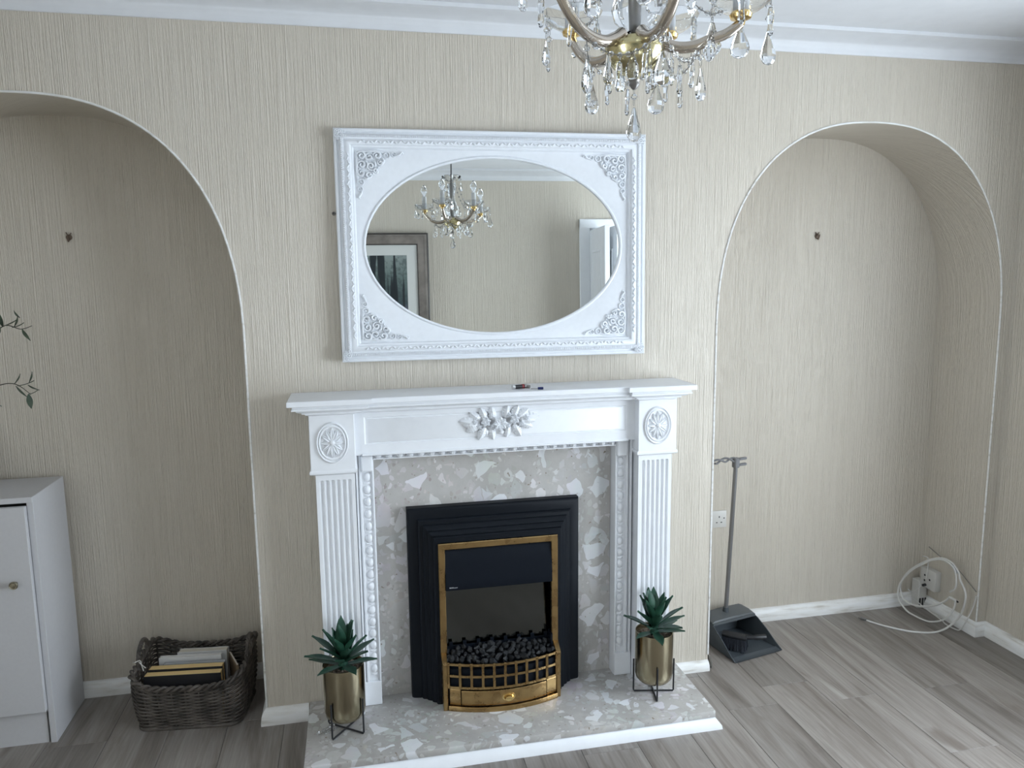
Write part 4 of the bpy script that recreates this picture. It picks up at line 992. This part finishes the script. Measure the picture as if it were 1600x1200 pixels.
BLK = mat('black_book_cloth', (0.012, 0.012, 0.014), 0.5); CRM = mat('cream_pages', (0.62, 0.58, 0.50), 0.8); GRYC = mat('grey_book_cover', (0.30, 0.31, 0.33), 0.35); WHC = mat('white_book_cover', (0.66, 0.66, 0.65), 0.5); BRN = mat('brown_card', (0.25, 0.18, 0.11), 0.6)
book(-0.148, 0.108, -0.082, 0.032, 0.166, -0.05, BLK, GILT, 'black gilt-edged book at the front of the wicker basket')
book(-0.146, 0.104, -0.045, 0.032, 0.170, -0.05, BLK, GILT, 'brightly shining gilt-edged black book, second from the front in the basket')
book(-0.108, 0.102, -0.016, 0.016, 0.170, -0.04, GRYC, mat('silver_pages', (0.42,0.43,0.45), 0.4), 'slim grey book between the gilt-edged and the white books in the basket')
book(-0.132, 0.082, 0.014, 0.018, 0.180, -0.04, WHC, mat('white_pages', (0.70,0.69,0.66), 0.7), 'thin white book near the back of the wicker basket')
book(-0.080, 0.092, 0.056, 0.030, 0.180, -0.03, WHC, CRM, 'thick cream book rearmost in the wicker basket')
bx_ = thing('photo_folder', 'brown card folder leaning along the right of the basket', 'folder', bk.matrix_basis @ Vector((0.122, 0.02, 0.012)), bk.rotation_euler.z+math.radians(-62))
MB().box(-0.058, 0.058, -0.004, 0.004, 0, 0.160, 0.001).build('cover', BRN, bx_); MB().box(-0.056, 0.056, -0.002, 0.002, 0.003, 0.1615).build('sheets', CRM, bx_)

# ------------------------------------------------------------------ long-handled dustpan and brush
dp = thing('dustpan', 'grey long-handled dustpan standing in the right alcove', 'dustpan', (1.115, 0.165, 0), math.radians(13))
m = MB(); T_ = 0.003
def pan_surface(off):
    # cross sections from front lip (y=-0.115) to the back (y=+0.105), profile across
    rows = []
    for (y, h, hw_) in ((-0.135,0.004,0.122),(-0.10,0.024,0.120),(-0.05,0.060,0.117),(0.0,0.088,0.114),(0.045,0.104,0.110),(0.085,0.108,0.104),(0.100,0.100,0.100)):
        rows.append((y, h, hw_))
    return rows
rows = pan_surface(0)
left, right, base = [], [], []
m.loops([[(-hw_, y, h), (-hw_+0.004, y, 0.002), (hw_-0.004, y, 0.002), (hw_, y, h)] for (y, h, hw_) in rows], closed=False)
m.loops([[(-hw_+T_, y, h), (-hw_+0.004+T_, y, 0.002+T_), (hw_-0.004-T_, y, 0.002+T_), (hw_-T_, y, h)] for (y, h, hw_) in rows], closed=False)
m.loops([[(-hw_, y, h) for (y, h, hw_) in rows], [(-hw_+T_, y, h) for (y, h, hw_) in rows]], closed=False); m.loops([[(hw_, y, h) for (y, h, hw_) in rows], [(hw_-T_, y, h) for (y, h, hw_) in rows]], closed=False)
m.add([(-0.100,0.100,0.100),(-0.096,0.100,0.002),(0.096,0.100,0.002),(0.100,0.100,0.100)], [(0,1,2,3)])
m.add([(-0.118,-0.135,0.002),(0.118,-0.135,0.002),(0.116,-0.105,0.008),(-0.116,-0.105,0.008)], [(0,1,2,3)])
m.build('pan', GREYP, dp)
m = MB(); hd_rows = [(0.012,0.095,0.110),(0.016,0.100,0.110),(0.050,0.107,0.109),(0.088,0.110,0.104),(0.102,0.101,0.100),(0.104,0.07,0.099)]
m.loops([[(-hw_, y, h), (-hw_*0.85, y+0.002, h+0.006), (0, y+0.003, h+0.008), (hw_*0.85, y+0.002, h+0.006), (hw_, y, h)] for (y, h, hw_) in hd_rows], closed=False)
m.loops([[(-hw_, y, h-0.004), (-hw_*0.85, y+0.002, h+0.002), (0, y+0.003, h+0.004), (hw_*0.85, y+0.002, h+0.002), (hw_, y, h-0.004)] for (y, h, hw_) in hd_rows], closed=False)
m.box(-0.109, 0.109, 0.010, 0.014, 0.090, 0.100)
m.build('hood', mat('lighter_grey_plastic', (0.085,0.095,0.10), 0.4), dp)
inv = dp.matrix_basis.inverted()
pb = inv @ Vector((1.096, 0.222, 0.102)); pt = inv @ Vector((1.118, 0.215, 0.742))
MB().tube([pb, pt], 0.0088, 14).build('pole', STEEL, dp)
MB().tube([pb-Vector((0,0,0.01)), pb+Vector((0,0,0.03))], [0.016, 0.0115], 14).build('socket', GREYP, dp)
m = MB(); a = pt
m.box(a.x-0.013, a.x+0.013, a.y-0.012, a.y+0.012, a.z-0.012, a.z+0.030, 0.004)
for z in (0.002, 0.026): m.box(a.x+0.008, a.x+0.046, a.y-0.014, a.y-0.002, a.z+z-0.006, a.z+z+0.004, 0.002)
g = m.build('clip', GREYH, dp)
for ph in (0, PI):
    P = [(a.x-0.008-0.105*i/20, a.y+0.006*math.sin(2*PI*i/20*1.2+ph), a.z+0.022+0.016*(i/20)-0.016*(i/20)**2+0.0075*math.cos(2*PI*i/20*1.2+ph)) for i in range(21)]
    MB().tube(P, 0.0042, 8).build('grip', GREYH, g)
br = thing('hand_brush', 'small blue-black hand brush lying inside the grey dustpan', 'brush', (1.078, 0.108, 0.058), math.radians(-40))
br.rotation_euler.x = math.radians(14)
MB().box(-0.050, 0.050, -0.017, 0.015, 0.0, 0.014, 0.005, 2).build('block', BLACKW, br)
MB().tube(cat_rom([(0.045,0.0,0.008),(0.08,0.012,0.008),(0.115,0.034,0.002)], 5), [0.009]*5+[0.0105]*6, 10).build('handle', BLACKW, br)
m = MB()
R5 = random.Random(5)
for i in range(16):
    for j in range(5):
        x = -0.046+0.090*i/15; y = -0.016+0.03*j/4
        m.tube([(x,y,0.002),(x*1.1+R5.uniform(-.002,.002),y*1.5-0.012+R5.uniform(-.002,.002),-0.044)], 0.0022, 4)
o = m.build('bristles', BRIST, br); o['kind'] = 'stuff'

# ------------------------------------------------------------------ cables and socket box in the right alcove corner
bxs = thing('socket_box', 'white surface socket box low on the alcove side wall behind the cables', 'socket', (2.1165, 0.245, 0.15))
MB().box(-0.030, 0.0, -0.045, 0.045, -0.045, 0.045, 0.003, 2).build('box', WPLAS, bxs)
for y, z in ((0.018,0.012),(0.018,-0.012),(-0.012,0.0)): MB().box(-0.0306, -0.028, y-0.004, y+0.004, z-0.004, z+0.004).build('terminal', DARKHOLE, bxs)
MB().tube([(-0.030,0.01,-0.03),(-0.045,0.01,-0.032)], 0.006, 10).build('aerial_plug', BLACKW, bxs)
adp = thing('plug_adaptor', 'white plug adaptor pushed against the corner behind the coiled cables', 'adaptor', (2.09, 0.295, 0.0))
MB().box(-0.022, 0.022, -0.024, 0.024, 0.0, 0.13, 0.004).build('body', WPLAS, adp)
for x in (-0.014, 0.0, 0.014): MB().box(x-0.004, x+0.004, -0.026, -0.023, 0.012, 0.05).build('slot', DARKHOLE, adp)
CAB = {
 'A': [(1.758,0.224,.004),(1.782,0.18,.004),(1.816,0.135,.004),(1.879,0.078,.004),(1.966,0.052,.004),(2.034,0.055,.018),(2.055,0.019,.081),(2.059,0.002,.152),(2.059,0.005,.193),(2.052,0.03,.239),(2.05,0.04,.269),(2.043,0.067,.296),(2.034,0.103,.303),(2.024,0.144,.288),(2.01,0.2,.248),(1.996,0.256,.189),(1.988,0.289,.126),(1.988,0.289,.089),(1.993,0.268,.052),(2.006,0.216,.047),(2.024,0.144,.074),(2.038,0.09,.116),(2.043,0.067,.146)],
 'B': [(2.035,0.06,.172),(2.041,0.037,.201),(2.04,0.038,.251),(2.036,0.057,.286),(2.026,0.097,.3),(2.015,0.141,.285),(2.002,0.19,.247),(1.988,0.246,.188),(1.978,0.288,.112),(1.978,0.285,.051),(1.99,0.25,.012),(1.999,0.202,.004),(2.015,0.138,.006),(2.031,0.076,.043),(2.04,0.039,.104),(2.042,0.034,.146)],
 'D': [(2.055,0.247,.259),(2.058,0.219,.26),(2.058,0.216,.223),(2.058,0.222,.161)],
 'G': [(2.094,-0.016,.183),(2.090,-0.010,.135),(2.075,0.004,.066),(2.072,0.03,.014),(2.069,0.06,.005),(2.065,0.1,.006),(2.062,0.127,.016),(2.054,0.213,.031),(2.045,0.28,.053)],
 'H': [(2.036,0.300,.086),(2.04,0.29,.08),(2.043,0.265,.094),(2.046,0.236,.127)]}
def cable(pts, r, label, mt=CABLE, ends=()):
    t = thing('coax_cable', label, 'cable', (pts[0][0], pts[0][1], 0), 0, 'white cables in the alcove corner')
    off = Vector((-pts[0][0], -pts[0][1], 0))
    MB().tube([p+off for p in cat_rom(pts, 6)], r, 8).build('jacket', mt, t)
    for (p, q, kind) in ends:
        p = Vector(p)+off; q = Vector(q)+off; d = (q-p)
        MB().tube([p, q], 0.0058, 10).build('connector', WPLAS if kind == 'w' else STEEL, t)
        MB().tube([q, q+d.normalized()*0.010], 0.004, 8).build('connector_tip', WIRE if kind != 'w' else BLACKW, t)
cable(CAB['A'], 0.0042, 'white cable coiled by the alcove wall with its loose end across the floor', CABLE, [((1.764,0.214,.006),(1.752,0.236,.006),'m'), ((2.043,0.067,.146),(2.050,0.040,.140),'w')])
cable(CAB['B'], 0.0040, 'white cable looped in a wide upright coil in the alcove corner', CABLE, [((2.046,0.040,.262),(2.043,0.064,.290),'m')])
cable(CAB['D'], 0.0028, 'short white cable rising from the socket box in the coil', CABLE)
cable(CAB['G'], 0.0026, 'thin grey-white cable drooping along the alcove side skirting', CABLE)
cable(CAB['H'], 0.0028, 'short curled white lead beside the plug adaptor', CABLE)
ew = thing('aerial_wire', 'thin grey wire slanting down the alcove side wall', 'wire', (2.112, 0.1, 0))
MB().tube([(-0.0,0.18,.285),(-0.0,0.102,.263),(-0.0,0.016,.249),(-0.0,-0.02,.232),(0.0,-0.096,.188)], 0.0018, 6).build('core', CABLEG, ew)

# ------------------------------------------------------------------ framed print on the back wall (seen in the mirror)
pw, ph_ = 0.90, 0.72
pc = thing('framed_print', 'woodland print in a wide grey-brown frame, seen in the mirror', 'picture', (-0.024-pw/2, YB+0.001, 1.924-ph_/2))
def prc(d, h): return [(-pw/2+d,h,-ph_/2+d),(pw/2-d,h,-ph_/2+d),(pw/2-d,h,ph_/2-d),(-pw/2+d,h,ph_/2-d)]
MB().loops([prc(d, h) for d, h in ((0,0.0),(0,0.028),(0.008,0.032),(0.010,0.030))]).build('outer_edge', PICD, pc)
MB().loops([prc(d, h) for d, h in ((0.009,0.029),(0.022,0.034),(0.026,0.030),(0.055,0.026),(0.072,0.022),(0.074,0.018))]).build('moulding', PICF, pc)
MB().loops([prc(d, h) for d, h in ((0.074,0.020),(0.078,0.020),(0.080,0.012))]).build('inner_slip', PICD, pc)
MB().loops([prc(d, h) for d, h in ((0.078,0.012),(0.148,0.012),(0.150,0.010))]).build('mount', MOUNT, pc)
MB().add(prc(0.149, 0.0105), [(0,1,2,3)]).build('print', FOREST, pc, smooth=False)
